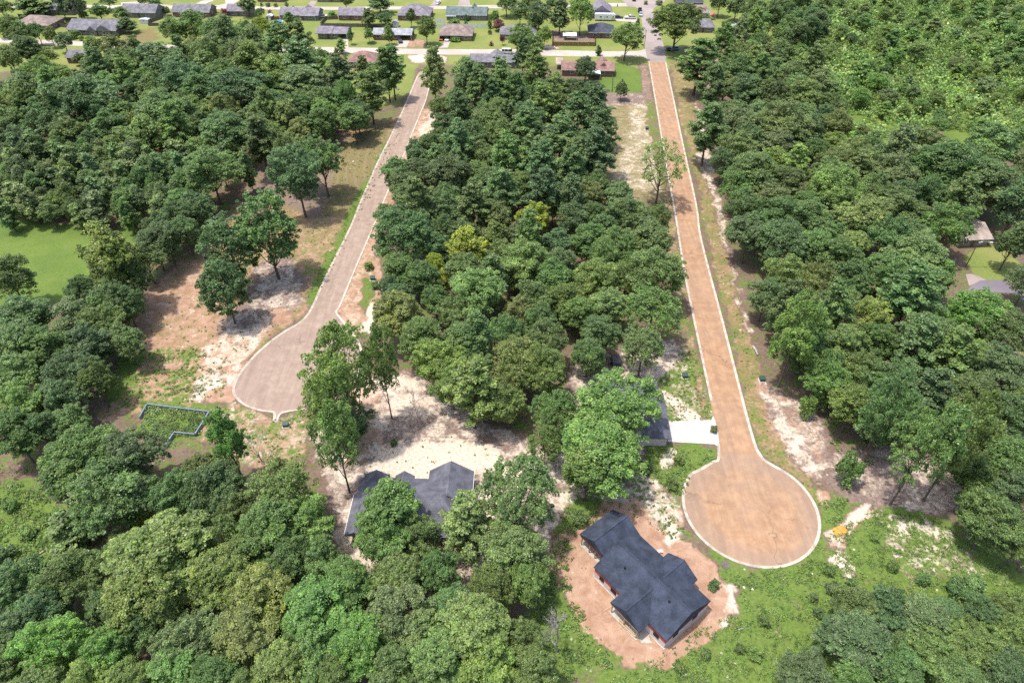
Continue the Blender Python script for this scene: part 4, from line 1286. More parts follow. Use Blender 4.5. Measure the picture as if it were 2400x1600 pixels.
for x, y, w, t in ((1755, 1425, 30, 'm'), (1735, 1500, 36, 's'), (1880, 1405, 26, 'd'), (1700, 1488, 24, 'd'), (1915, 1350, 36, 'p'), (1480, 1075, 34, 'd'), (1545, 1110, 30, 's'), (1640, 1342, 28, 'd'), (1870, 1370, 22, 'd'), (1905, 1310, 26, 'm'), (1960, 1340, 30, 's'), (2050, 1300, 26, 's'),
                   (1620, 1500, 26, 'm'), (1560, 1530, 30, 's'), (1330, 1190, 40, 'm'), (1300, 1430, 34, 's'), (2120, 1330, 30, 'p'), (2010, 1235, 20, 's'), (60, 1220, 40, 's'), (25, 1160, 34, 'm'), (100, 1290, 36, 's'), (10, 1270, 46, 'd'),
                   (845, 610, 24, 's'), (862, 655, 20, 'm'), (1640, 985, 18, 'm'), (1560, 1055, 26, 's'), (905, 1015, 18, 'm'), (800, 1040, 26, 'd')):
    TC(x, y, w, 'shrub', t)

# left forest, prominent
LFT = [(370, 262, 140, 'd', 'oak'), (417, 174, 100, 'd', 'oak'), (547, 205, 125, 'd', 'oak'), (467, 115, 72, 's', 'oak'), (567, 125, 100, 'g', 'oak'), (684, 128, 95, 'g', 'pine'), (700, 190, 95, 'g', 'oak'), (640, 90, 80, 'm', 'pine'), (690, 85, 70, 'm', 'pine'), (367, 135, 100, 'd', 'oak'), (480, 388, 125, 'm', 'oak'),
       (465, 345, 70, 's', 'oak'), (367, 452, 66, 'g', 'oak'), (425, 470, 70, 'm', 'oak'), (517, 303, 110, 'm', 'oak'), (590, 300, 70, 'd', 'pine'), (187, 222, 150, 'd', 'oak'), (290, 150, 90, 'm', 'oak'), (250, 200, 70, 's', 'oak'), (460, 205, 80, 'd', 'oak'), (600, 200, 80, 'm', 'oak'), (560, 75, 66, 'm', 'oak'), (500, 65, 70, 'm', 'oak'),
       (440, 55, 70, 'm', 'oak'), (395, 65, 55, 'm', 'oak'), (600, 60, 44, 'y', 'oak'), (620, 80, 40, 'y', 'oak'), (260, 110, 55, 'o', 'oak'), (640, 150, 66, 'l', 'oak'), (620, 240, 80, 'd', 'oak'), (680, 250, 80, 'm', 'oak'), (740, 230, 75, 'm', 'oak'), (770, 180, 55, 's', 'sweetgum'), (790, 230, 70, 's', 'oak'), (740, 280, 70, 'm', 'oak'),
       (820, 260, 60, 'd', 'oak'), (440, 255, 80, 'm', 'oak'), (315, 215, 70, 'd', 'oak'), (460, 290, 70, 'd', 'oak'), (90, 165, 80, 's', 'oak'), (55, 185, 60, 'd', 'oak'), (140, 180, 70, 'l', 'oak'), (30, 240, 70, 'g', 'oak'), (25, 300, 60, 'd', 'oak'), (95, 260, 80, 'd', 'oak'), (20, 130, 60, 'm', 'oak'), (60, 110, 60, 'd', 'oak'), (15, 60, 55, 'm', 'oak'), (45, 70, 40, 's', 'oak'), (160, 305, 80, 'm', 'oak'), (250, 290, 80, 'm', 'oak')]
for x, y, w, t, k in LFT: TC(x, y, w, alt(k), t)

# ---------------------------------------------------------------- suburb trees
SUB = [('u', 1380, 1555, -60, 105, 'oak', 'd', 'dark round street tree beside the far street'), ('u', 1700, 1990, -40, 160, 'pine', 'd', 'large dark conifer between two far street houses'), ('u', 1630, 1830, 95, 310, 'pine', 'd', 'dark green tree by the fence of the purple roofed ranch house'),
       ('u', 1835, 1985, 140, 310, 'oak', 'd', 'smaller dark tree next to the ranch house fence'), ('u', 2130, 2245, 90, 305, 'sweetgum', 'd', 'columnar dark tree in front of the hipped lilac roof'), ('u', 2240, 2475, 180, 500, 'oak', 'm', 'big round oak between the pale ranch house and the carport house'),
       ('u', 1660, 1785, 300, 475, 'maple', 's', 'bright round maple on the lawn left of the pale ranch house'), ('u', 1872, 2015, 265, 500, 'maple', 's', 'tall oval maple in front of the pale ranch roof'), ('u', 1485, 1562, 310, 495, 'maple', 'd', 'slim dark tree beside the open carport'),
       ('u', 305, 500, -60, 190, 'pine', 'm', 'tall tree beside the small purple roof on the far street'), ('u', 480, 585, 90, 215, 'oak', 'd', 'dark tree next to the small purple roof'), ('u', 790, 920, 130, 300, 'pine', 'm', 'tree in front of the long lilac roof'),
       ('u', 1360, 1475, 430, 590, 'young_pine', 's', 'bright sapling by the far end of the left woods, nearest the street'), ('u', 1210, 1330, 560, 740, 'young_pine', 's', 'light sapling on the dry slope left of the red brown hip roof'), ('u', 1330, 1420, 530, 680, 'young_pine', 'o', 'olive sapling on the dry slope'),
       ('u', 1790, 2110, 520, 1130, 'pine', 'm', 'tall pine in front of the red brown hip roof'), ('u', 1600, 1800, 615, 1000, 'pine', 'm', 'pine covering the corner of the red brown hip roof'), ('u', 85, 180, 90, 195, 'shrub', 'r', 'purple flowering bush beside the small purple roof'),
       ('u', 600, 670, 110, 185, 'shrub', 'r', 'purple flowering bush left of the long lilac roof'), ('u', 790, 835, 20, 82, 'cedar', 's', 'small cone shaped evergreen on the far lawn'), ('u', 515, 555, 30, 72, 'shrub', 'm', 'round clipped bush at the edge of the far driveway'),
       ('u', 575, 632, 50, 76, 'shrub', 'm', 'low clipped bush on the far lawn, left'), ('u', 665, 715, 50, 78, 'shrub', 'm', 'low clipped bush on the far lawn, right'), ('u', 1260, 1370, 120, 200, 'shrub', 's', 'broad green bush beside the fenced back yard'),
       ('v', 760, 1000, -60, 190, 'oak', 'm', 'tall tree right of the green roof'), ('v', 690, 800, 120, 300, 'oak', 'm', 'tree standing by the white fence'), ('v', 730, 870, 205, 345, 'maple', 'r', 'purple brown leaved tree beside the half hidden grey roof'), ('v', 672, 722, 215, 315, 'cedar', 's', 'narrow green cone tree at the end of the white fence'),
       ('v', 808, 862, 385, 500, 'maple', 'r', 'small dark purple plum tree on the lawn'), ('v', 672, 722, 325, 380, 'shrub', 'm', 'round bush at the lawn edge'), ('v', 688, 738, 462, 507, 'shrub', 'r', 'small purple bush on the lawn near the street'), ('v', 865, 1190, 270, 600, 'oak', 'm', 'broad oak in front of the half hidden grey roof'),
       ('v', 1200, 1392, 300, 530, 'oak', 's', 'round bright tree left of the brown board fence'), ('v', 930, 1130, 30, 290, 'oak', 'd', 'leftmost tree of the grove behind the brown board fence'), ('v', 1100, 1370, 20, 370, 'oak', 'd', 'dark tall tree in the grove behind the brown board fence'), ('v', 1000, 1250, -80, 200, 'oak', 'm', 'tree at the back of the grove near the far street'),
       ('v', 1330, 1590, -40, 380, 'pine', 'd', 'tall bare trunked tree in the middle of the grove behind the brown fence'), ('v', 1540, 1830, -30, 390, 'oak', 's', 'bright oak at the right end of the grove behind the brown fence'), ('v', 1290, 1520, -80, 200, 'oak', 'm', 'back right tree of the grove'), ('v', 1110, 1260, 220, 330, 'oak', 'm', 'low tree under the grove'),
       ('v', 1985, 2360, 245, 670, 'oak', 's', 'big round oak at the corner of the near street and the cross street'), ('v', 1862, 1925, 500, 615, 'cedar', 'd', 'small dark cone tree on the street edge'), ('v', 2288, 2345, 195, 330, 'maple', 'd', 'small dark tree behind the corner oak'), ('v', 770, 812, 570, 615, 'shrub', 'o', 'round clipped bush by the white van'),
       ('v', 410, 462, 165, 235, 'cedar', 'd', 'small dark evergreen before the green roof'), ('v', 410, 455, 225, 290, 'cedar', 's', 'small light evergreen behind the tan brown roof'), ('v', 235, 370, 205, 270, 'shrub', 's', 'broad bush by the white fence gap'), ('v', 260, 400, 432, 452, 'shrub', 'b', 'low clipped hedge bush at the front wall of the carport house'),
       ('v', -20, 215, 530, 1200, 'pine', 'o', None), ('w', 1005, 1600, 20, 580, 'oak', 'm', 'huge spreading oak over the cross street junction'), ('w', 1110, 1185, 5, 58, 'shrub', 'd', 'dark round bush on the lawn at the top street'), ('w', 975, 1030, 15, 50, 'shrub', 'o', 'small dull bush on the lawn at the top street'),
       ('w', 1690, 1900, -80, 190, 'oak', 'd', 'dark oak behind the red canopy'), ('w', 1850, 2100, -60, 240, 'oak', 'd', 'dark oak above the blue shed'), ('w', 2010, 2300, -40, 330, 'oak', 'm', None),
       ('t', 195, 600, -60, 195, 'pine', 'd', 'wind swept pine with bare leaning trunks before the pale far roof'), ('t', 650, 825, -60, 240, 'sweetgum', 'd', 'dark narrow tree right of the pale far roof'), ('t', 790, 1040, -80, 230, 'oak', 'd', 'big dark tree behind the broad grey ranch roof'), ('t', 1025, 1245, 45, 245, 'sweetgum', 'm', 'round topped tree behind the broad grey ranch roof, middle'),
       ('t', 1275, 1455, 75, 255, 'sweetgum', 'm', 'twin topped tree behind the right end of the broad grey ranch roof'), ('t', 1130, 1330, -80, 120, 'oak', 'd', 'dark tree left of the far grey gable'), ('t', 890, 1000, 130, 235, 'oak', 'm', 'small tree tucked against the grey ranch roof'), ('t', 1325, 1530, 195, 370, 'pine', 'd', 'pine beside the dry yellow lawn'),
       ('t', 1530, 1645, -40, 70, 'oak', 'm', 'small tree at the parking apron'), ('t', 1655, 1790, -20, 80, 'maple', 'm', 'rounded small tree left of the long grey roof'), ('t', 1765, 1875, 70, 140, 'shrub', 'm', 'broad bush between the two far gabled houses'), ('t', 730, 900, 335, 420, 'shrub', 'm', 'broad bush before the left end of the ranch house'), ('t', 870, 930, 390, 450, 'shrub', 'l', 'pale bush on the ranch house front bed'),
       ('t', 950, 1000, 400, 460, 'shrub', 'm', 'dark bush on the ranch house front bed'), ('t', 1255, 1292, 378, 432, 'shrub', 'd', 'small dark bush right of the ranch house, left of a pair'), ('t', 1290, 1325, 370, 420, 'shrub', 'd', 'small dark bush right of the ranch house, right of a pair'), ('t', 1200, 1270, 395, 455, 'shrub', 'l', 'pale bush by the street in front of the ranch house'),
       ('t', 380, 560, 245, 500, 'oak', 'm', 'tree left of the grey ranch house'), ('t', 540, 680, 300, 530, 'oak', 'm', 'tree before the left end of the grey ranch house'), ('t', 660, 840, 360, 580, 'oak', 'd', 'dark tree at the street before the grey ranch house'), ('t', 835, 985, 580, 720, 'maple', 'm', 'small tree in front of the blue grey cottage roof'),
       ('t', 985, 1200, 400, 680, 'oak', 's', 'green tree right of the blue grey cottage roof'), ('t', 1170, 1400, 450, 700, 'oak', 's', 'bright tree by the street right of the cottage'), ('t', -20, 150, 150, 420, 'oak', 'm', 'tree at the far left edge beside the brown roof'), ('t', 150, 390, 290, 560, 'oak', 'd', 'dark tree in front of the brown roof at the far left'),
       ('t', -60, 200, 0, 230, 'oak', 'm', 'tree at the top left corner'), ('t', 380, 700, 520, 760, 'oak', 'l', None), ('K', 840, 1000, 690, 860, 'shrub', 'd', None)]
for c, x0, x1, yt, yb, k, t, lb in SUB: TB(c, x0, x1, yt, yb, k, t, lb)

# ---------------------------------------------------------------- fill the woods between them
def fill(poly, wr, kinds, tones, gap=.74, zc=9.0, hscale=1.0, crop='D', tries=2600, avoid=(), kmax=999):
    P_ = WP(crop, poly, zc)
    xs, ys = [p[0] for p in P_], [p[1] for p in P_]
    n = 0
    for _ in range(tries):
        if n >= kmax: break
        x, y = trng.uniform(min(xs), max(xs)), trng.uniform(min(ys), max(ys))
        if inside(P_, np.array([x]), np.array([y]), .01)[0] < .5: continue
        w = trng.uniform(*wr)
        if any((x - t['x']) ** 2 + (y - t['y']) ** 2 < (gap * .5 * (w + t['w'])) ** 2 for t in TREES): continue
        k = alt(kinds[int(trng.integers(len(kinds)))])
        tn = tones[int(trng.integers(len(tones)))]
        plant(x, y, w, h_of(w, k) * hscale * trng.uniform(.88, 1.12), k, tn)
        n += 1
    return n


# left forest (upper part hardwoods with some pine, lower part a stand of young pines)
fill([(-60, 190), (150, 190), (235, 165), (300, 130), (380, 110), (560, 85), (730, 110), (760, 170), (825, 210), (820, 280), (700, 300), (600, 330), (330, 330), (120, 300), (-60, 330)], (8, 13), ['oak', 'oak', 'oak', 'sweetgum', 'pine'], ['d', 'm', 'm', 'g', 'p', 'o', 's'])
fill([(-50, 330), (330, 330), (545, 330), (540, 430), (440, 480), (330, 500), (60, 490), (-50, 490)], (5.0, 7.6), ['young_pine', 'sweetgum', 'young_pine', 'oak'], ['d', 'p', 'm', 'm', 'g'], .72, 6, .95)
# middle wood
fill([(1000, 220), (1060, 175), (1250, 175), (1300, 240), (1365, 262), (1400, 330), (1380, 420), (1520, 480), (1540, 600), (1540, 720), (1480, 800), (1300, 800), (1180, 950), (1000, 900), (860, 720), (860, 520), (930, 340), (1040, 290)], (7, 11), ['oak', 'oak', 'pine', 'oak'], ['d', 'm', 'm', 'p'], .72)
# right wood
fill([(1690, 60), (1760, 60), (1880, 160), (1960, 330), (2150, 360), (2352, 300), (2420, 470), (2280, 450), (2160, 480), (2120, 640), (2190, 740), (2420, 800), (2420, 1050), (2150, 1050), (1930, 950), (1880, 880), (1780, 680), (1700, 520), (1670, 340), (1640, 200)], (7.5, 12), ['oak', 'oak', 'oak', 'pine', 'oak'], ['m', 'm', 'd', 'g', 'l', 'o'], .74)
# left edge wood and bottom wood
fill([(-60, 720), (260, 700), (300, 740), (200, 900), (100, 1000), (-60, 1050)], (6, 9), ['oak'], ['d', 'm', 'm'], .74)
fill([(-60, 1390), (150, 1330), (420, 1180), (600, 1240), (800, 1330), (1000, 1300), (1200, 1350), (1270, 1568), (-60, 1620)], (5.5, 8), ['oak', 'oak', 'open_oak'], ['m', 's', 'o', 'g'], .72, 8)
fill([(1950, 1420), (2100, 1370), (2352, 1400), (2420, 1600), (1850, 1600)], (4, 6.5), ['oak'], ['m', 'd', 'd'], .72, 4, .62)
# young trees standing over the scrub
fill([(1760, -20), (2400, -20), (2420, 310), (2290, 320), (2200, 290), (1960, 340), (1880, 200)], (3.5, 8.5), ['sweetgum', 'oak', 'young_pine', 'oak'], ['m', 's', 's', 'g', 'l', 'b'], 1.15, 4, .62, kmax=150)
fill([(1690, -20), (1900, -20), (1880, 90), (1760, 110)], (8, 12), ['oak', 'sweetgum'], ['d', 'm', 'p'], .8, 8)
# ---------------------------------------------------------------- scrub, weeds and grass: too many to count
def stuff_mesh(name, v, f, tint):
    me = np_mesh(name, v, f, mat=M['weed'], attr={'tint': tint})
    o = bpy.data.objects.new(name, me)
    COL.objects.link(o)
    return tag(o, kind='stuff')


def pts_in(polyw, n, r):
    p = np.asarray(polyw)
    lo, hi = p.min(0), p.max(0)
    x, y = r.uniform(lo[0], hi[0], n), r.uniform(lo[1], hi[1], n)
    k = inside(p, x, y, .05) > .5
    return x[k], y[k]


def bushes(r, x, y, rad, hgt, leaves, size, cols, up=.4):
    n = len(x)
    cen = np.c_[x, y, hgt * .45]
    idx = np.repeat(np.arange(n), leaves)
    d = rand_dirs(r, len(idx))
    d[:, 2] = np.abs(d[:, 2]) * 1.1 - .15
    lump = 1 + .28 * np.sin(d[:, 0] * 5 + idx) * np.sin(d[:, 1] * 5 + idx * 1.7)
    p = cen[idx] + d * np.c_[rad, rad, hgt * .55][idx] * (r.uniform(.5, 1.05, len(idx)) * lump)[:, None]
    p[:, 2] = np.maximum(p[:, 2], .06)
    nrm = unit(d * .5 + rand_dirs(r, len(idx)) * .6 + np.array([0, 0, up]))
    v, f = leaf_quads(r, p, nrm, size[idx] * r.uniform(.7, 1.3, len(idx)))
    c = cols[idx]
    t = np.ones((len(v), 4), np.float32)
    t[:, :3] = np.repeat(c, 4, axis=0)
    return v, f, t


def tones(r, n, names, jit=.22):
    base = np.array([TONE[k] for k in names])[r.integers(len(names), size=n)]
    return base * r.uniform(1 - jit, 1 + jit, (n, 1)) * np.c_[r.uniform(.85, 1.2, n), np.ones(n), r.uniform(.85, 1.15, n)]


def cat3(parts):
    vs, fs, ts, n = [], [], [], 0
    for v, f, t in parts:
        vs.append(v); fs.append(f + n); ts.append(t)
        n += len(v)
    return np.concatenate(vs), np.concatenate(fs), np.concatenate(ts)


r = np.random.default_rng(77)
# scrub land in the upper right
poly = WP('D', [(1745, -70), (2750, -70), (2600, 330), (2300, 335), (2255, 300), (2150, 290), (2100, 345), (1960, 350), (1900, 260), (1850, 150), (1790, 70)], 1)
x, y = pts_in(poly, 21000, r)
ratio = np.clip((y - 180) / 260, 0, 1)
g = wob(x, y, 60, 8)
rad = np.exp(r.normal(.2, .42, len(x))) * (1.15 + .35 * g)
hg = rad * r.uniform(1.0, 1.9, len(x)) + .4
col = tones(r, len(x), ['s', 's', 'l', 's', 'm', 'b', 's'], .15)
col *= (1.08 + .3 * wob(x, y, 38, 9))[:, None]
v, f, t = bushes(r, x, y, rad, hg, 26, .60 * np.sqrt(rad), col * .92)
stuff_mesh('scrub', v, f, t)

# weeds: density follows the weedy ground
parts = []


def weed_area(crop, pts, n, rlo, rhi, leaves, size, names, hk=.7):
    x, y = pts_in(WP(crop, pts), n, r)
    if not len(x): return
    k = wob(x, y, 6, 21) + r.normal(0, .35, len(x)) > -.05
    x, y = x[k], y[k]
    rad = r.uniform(rlo, rhi, len(x)) * np.exp(r.normal(0, .3, len(x)))
    parts.append(bushes(r, x, y, rad, rad * hk + .1, leaves, np.full(len(x), size), tones(r, len(x), names, .22) * .84, .55))


weed_area('D', [(1640, 1310), (1720, 1315), (1840, 1295), (1895, 1230), (2000, 1170), (2150, 1190), (2250, 1260), (2400, 1340), (2500, 1620), (1300, 1640), (1420, 1545), (1480, 1525), (1610, 1445), (1710, 1400), (1690, 1345)], 17000, .14, .5, 9, .20, ['s', 'm', 's', 'm', 'b'])
weed_area('D', [(1300, 1160), (1380, 1150), (1370, 1200), (1320, 1240), (1305, 1330), (1345, 1420), (1410, 1530), (1300, 1568), (1210, 1568), (1230, 1400), (1270, 1250)], 1800, .25, .7, 12, .28, ['s', 'm', 's', 'l'])
weed_area('D', [(1490, 1030), (1640, 1035), (1640, 1055), (1595, 1085), (1565, 1140), (1530, 1130), (1480, 1080)], 700, .2, .6, 12, .27, ['s', 'l', 'm'])
weed_area('D', [(1315, 1050), (1480, 1070), (1540, 1140), (1560, 1250), (1470, 1190), (1400, 1170), (1330, 1195)], 500, .15, .45, 10, .25, ['s', 'm', 'o'])
weed_area('D', [(1510, 880), (1560, 810), (1600, 800), (1635, 960), (1530, 970)], 700, .15, .45, 9, .25, ['s', 'l', 'm', 'o'])
weed_area('D', [(240, 830), (330, 800), (460, 800), (530, 860), (510, 910), (430, 930), (240, 955)], 900, .25, .7, 10, .30, ['m', 's', 'o', 'm'])
weed_area('D', [(330, 930), (470, 945), (460, 1000), (400, 1005), (340, 985)], 620, .5, 1.0, 26, .30, ['m', 's', 'g'])
weed_area('D', [(480, 945), (540, 935), (620, 960), (700, 960), (700, 1040), (640, 1080), (560, 1060)], 260, .2, .6, 10, .28, ['s', 'o', 'l'])
weed_area('D', [(-60, 1110), (70, 1110), (150, 1180), (190, 1250), (150, 1300), (60, 1330), (-80, 1340)], 2600, .3, .8, 11, .32, ['s', 'l', 'b', 'm'])
weed_area('D', [(1880, 1150), (1950, 1145), (1925, 1210), (1890, 1200)], 250, .2, .5, 10, .25, ['s', 'm'])
weed_area('D', [(1600, 300), (1640, 420), (1690, 640), (1740, 850), (1800, 1030), (1880, 1130), (1860, 1140), (1740, 1020), (1720, 940), (1640, 560)], 900, .15, .4, 8, .24, ['s', 'o', 'm', 'l'])
weed_area('D', [(745, 590), (830, 420), (930, 270), (940, 270), (800, 555), (724, 700), (700, 700)], 700, .15, .4, 8, .3, ['o', 'm', 's'])
weed_area('D', [(780, 1010), (1000, 960), (1300, 1080), (1280, 1330), (1000, 1380), (800, 1280)], 260, .12, .4, 9, .24, ['s', 'm', 'l'])
weed_area('D', [(1500, 1160), (1570, 1200), (1590, 1260), (1540, 1240)], 160, .15, .4, 9, .24, ['s', 'm'])
weed_area('D', [(560, 440), (660, 330), (900, 280), (800, 540), (720, 690), (560, 820), (430, 900), (300, 800), (400, 620)], 1500, .15, .42, 9, .26, ['s', 'o', 'm'])
# brambles under the wood edges
weed_area('D', [(1870, 1010), (1900, 960), (1960, 1000), (2100, 1010), (2240, 1090), (2200, 1130), (1960, 1060)], 160, .4, 1.0, 20, .32, ['m', 'd', 's'])
weed_area('D', [(-40, 1030), (400, 1140), (600, 1180), (760, 1290), (1240, 1320), (1270, 1560), (-40, 1560)], 1800, .4, 1.1, 16, .34, ['m', 'd', 's'])
weed_area('D', [(1900, 1400), (2350, 1400), (2400, 1600), (1850, 1600)], 900, .4, 1.0, 16, .34, ['m', 'd', 's'])
v, f, t = cat3(parts)
stuff_mesh('weeds', v, f, t)
print('TREES', len(TREES), {k: sum(t['name'] == k for t in TREES) for k in CATS})
# ---------------------------------------------------------------- houses
YAW = math.radians(-3.1)


def window(parent, x, y, z, w, h, face, name='window'):
    """recess-free window: frame proud of the wall, glass in it; face = outward direction -y,+y,-x,+x"""
    fr, gl = MB(), MB()
    t = .06
    ax, sg = face[1], (1 if face[0] == '+' else -1)

    def bx(mb, a0, a1, z0, z1, d0, d1):
        d0, d1 = sorted((sg * d0, sg * d1))
        if ax == 'y': mb.box(x + a0, x + a1, y + d0, y + d1, z + z0, z + z1)
        else: mb.box(x + d0, x + d1, y + a0, y + a1, z + z0, z + z1)
    for a in ((-w / 2 - .08, -w / 2, -.08, h + .08), (w / 2, w / 2 + .08, -.08, h + .08), (-w / 2, w / 2, -.08, 0), (-w / 2, w / 2, h, h + .08), (-.025, .025, 0, h)):
        bx(fr, a[0], a[1], a[2], a[3], .004, t)
    bx(gl, -w / 2, -.026, 0, h, .004, .03)
    bx(gl, .026, w / 2, 0, h, .004, .03)
    o = fr.build(name, M['white'], parent)
    gl.build('glass', M['glass'], o)
    return o


def door(parent, x, y, face='-y', w=.95, mat='door', h=2.05):
    sg = 1 if face[0] == '+' else -1
    mb, hd = MB(), MB()
    d0, d1 = sorted((sg * .004, sg * .05))
    e0, e1 = sorted((sg * .05, sg * .10))
    if face[1] == 'y':
        mb.box(x - w / 2, x + w / 2, y + d0, y + d1, .12, h)
        hd.box(x + w / 2 - .14, x + w / 2 - .06, y + e0, y + e1, 1.0, 1.06)
    else:
        mb.box(x + d0, x + d1, y - w / 2, y + w / 2, .12, h)
        hd.box(x + e0, x + e1, y + w / 2 - .14, y + w / 2 - .06, 1.0, 1.06)
    o = mb.build('door', M[mat], parent)
    hd.build('handle', M['galv'], o)
    return o


def gable_wall(mb, x0, x1, y, z, rise, t=.14, out=-1):
    """triangle under a gable at y"""
    m = (x0 + x1) / 2
    ys = sorted((y, y - out * t))
    vs = [(x0, ys[0], z), (x1, ys[0], z), (m, ys[0], z + rise), (x0, ys[1], z), (x1, ys[1], z), (m, ys[1], z + rise)]
    mb.add(vs, [(0, 1, 2), (5, 4, 3), (0, 3, 4, 1), (1, 4, 5, 2), (2, 5, 3, 0)])


def house(label, crop, xl, xr, yg, depth, rise, roof, wall, kind='gable', eave=2.55, yaw=YAW, axis='x', carport=None, wings=(), nwin=3, name='brick_house', ov=.45, vents=1, chimney=False, group=None):
    a = W(crop, xl, yg)
    scale = pxm(crop, (xl + xr) / 2, yg)
    w = (xr - xl) * scale / math.cos(yaw) - 2 * ov
    root = empty(name, (a[0] + ov * math.cos(yaw), a[1] + ov * math.sin(yaw), 0), yaw, label, 'house', group)
    c0, c1 = 0.0, w
    if carport == 'left': c0 = min(6.0, w * .34)
    if carport == 'right': c1 = w - min(6.0, w * .30)
    wm = MB().box(c0, c1, 0, depth, 0, eave - .05)
    if kind == 'gable':
        t = MB()
        if axis == 'x':
            gable_wall(t, 0, depth, 0.02, eave - .05, rise * .93)
            for (bx0, sx) in ((c0 if carport != 'left' else 0, 1), (w if carport != 'right' else w, -1)):
                wm.add([(bx0 + sx * (y_ - .02) + (0), x_, z_) for x_, y_, z_ in t.v], [tuple(reversed(f)) for f in t.f] if sx > 0 else t.f)
        else:
            gable_wall(wm, 0, w, 0, eave - .05, rise * .93)
            gable_wall(wm, 0, w, depth - .14, eave - .05, rise * .93)
    wm.build('wall', M[wall], root)
    if carport:
        p = MB()
        if carport == 'left':
            p.box(0, c0 - .003, depth - .2, depth, 0, eave - .06)
            cx = 0.0
        else:
            p.box(c1 + .003, w, depth - .2, depth, 0, eave - .06)
            cx = w - .14
        p.build('carport_wall', M[wall], root)
        for yy in (0.05, depth * .45):
            MB().box(cx, cx + .14, yy, yy + .14, 0, eave - .06).build('post', M['white'], root)
    rm = MB()
    hp = (depth / 2 + ov) * .95 if kind == 'hip' else 0
    if axis == 'x': rm.gable(-ov, w + ov, -ov, depth + ov, eave + .12, rise, 'x', hp, hp)
    else:
        hp = (w / 2 + ov) * .95 if kind == 'hip' else 0
        rm.gable(-ov, w + ov, -ov, depth + ov, eave + .12, rise, 'y', hp, hp)
    for (wx0, wx1, wy0, wy1, wr, wax) in wings:
        rm.gable(wx0, wx1, wy0, wy1, eave + .135, wr, wax)
    ro = rm.build('roof', M[roof], root)
    MB().box(-ov - .03, w + ov + .03, -ov - .03, -ov - .002, eave - .06, eave + .10).build('fascia', M['white'], root)
    MB().box(-ov - .03, w + ov + .03, depth + ov + .002, depth + ov + .03, eave - .06, eave + .10).build('fascia', M['white'], root)
    for i in range(vents):
        x = w * (.3 + .35 * i)
        MB().tube([(x, depth * .62, eave + rise * .5), (x, depth * .62, eave + rise * .78 + .35)], .09, 8).build('vent_pipe', M['galv'], ro)
    if chimney:
        MB().box(w * .62, w * .62 + .8, depth * .5 - .3, depth * .5 + .3, eave + rise * .7, eave + rise + .7).build('chimney', M['brick'], ro)
    wx = np.linspace(c0, c1, nwin + 3)[1:-1]
    for i, x in enumerate(wx):
        if i == len(wx) // 2: door(root, x, 0, '-y')
        else: window(root, x, 0, .95, 1.3, 1.1, '-y')
    for x, fc in ((c0, '-x'), (c1, '+x')):
        window(root, x, depth * .4, .95, 1.1, 1.1, fc)
    # front wings get a gable wall of their own
    for (wx0, wx1, wy0, wy1, wr, wax) in wings:
        if wax == 'y' and wy0 < -.6:
            g = MB().box(wx0 + ov, wx1 - ov, wy0 + ov, -.003, 0, eave - .05)
            gable_wall(g, wx0 + ov, wx1 - ov, wy0 + ov, eave - .05, wr * .9)
            b = g.build('gable_wall', M[wall], root)
            window(b, (wx0 + wx1) / 2, wy0 + ov, .9, 1.4, 1.2, '-y')
    return root


house('brown grey hipped brick house with a red car in its open carport', 'v', 133, 508, 450, 11.5, 3.2, 'roof_brown', 'brick_tan', 'hip', carport='left', nwin=2)
house('long pale grey roofed ranch house behind two round maples', 'u', 1758, 2197, 442, 9.0, 1.5, 'roof_pale', 'brick', carport='right', nwin=4)
house('lilac grey roofed carport house with a stepped roof by the woods', 'u', 1150, 1490, 428, 9.5, 1.5, 'roof_lilac', 'brick_grey', carport='right', nwin=2, wings=((-1, 7.0, -1.2, 10.8, 1.7, 'x'),))
house('small red brown hipped house half behind pines at the near street', 'u', 1488, 1800, 748, 10.5, 3.0, 'roof_red', 'brick', 'hip', yaw=YAW - .02, nwin=2)
house('long grey blue roofed house behind the trees south of the near street', 'v', 470, 1010, 745, 9.5, 1.7, 'roof_grey', 'brick_grey', nwin=4, wings=((8, 14, 2, 11.2, 1.9, 'y'),))
house('red brown roofed house beside the fenced lawn with a white rear awning', 'v', 1480, 2062, 838, 9.5, 2.1, 'roof_red', 'brick', nwin=3, wings=((14.5, 20.0, 2, 10.6, 2.3, 'y'),), vents=2)
house('half hidden grey roofed house behind a broad oak', 'v', 798, 1212, 438, 10, 2.6, 'roof_grey', 'brick_grey', 'hip', nwin=3)
house('dark navy hipped house at the corner of the cross street', 'v', 1775, 2070, 422, 11, 2.9, 'roof_dark', 'brick', 'hip', nwin=2)
house('grey gabled brick house behind the white camper', 'v', 1795, 2045, 205, 13, 3.6, 'roof_lilac', 'brick', axis='y', nwin=1)
house('green metal roofed house behind the white fence', 'v', 212, 668, 224, 10.5, 2.6, 'roof_green', 'brick_grey', nwin=3, wings=((11, 15.5, 4, 11.6, 2.7, 'y'),))
house('lilac hipped house left of the green roof', 'u', 2028, 2395, 228, 13, 3.6, 'roof_lilac', 'brick', 'hip', nwin=3)
house('plain lilac roofed ranch house behind the dark wooden fence', 'u', 1376, 1660, 226, 9.5, 2.4, 'roof_lilac', 'brick', nwin=2)
house('long lilac roofed house with two dark front gables on the far street', 'u', 732, 1175, 224, 9.5, 2.4, 'roof_lilac', 'brick_grey', nwin=3, wings=((2.5, 6, 6.5, 10.6, 1.6, 'y'), (9.5, 15, 6.0, 10.8, 2.3, 'y')))
house('small purple roofed house between flowering bushes on the far street', 'u', 150, 420, 180, 8.5, 2.2, 'roof_lilac', 'brick_grey', nwin=2)
house('grey gabled house at the parking apron of the far street', 't', 1345, 1745, 196, 10, 2.8, 'roof_grey', 'brick_grey', nwin=2)
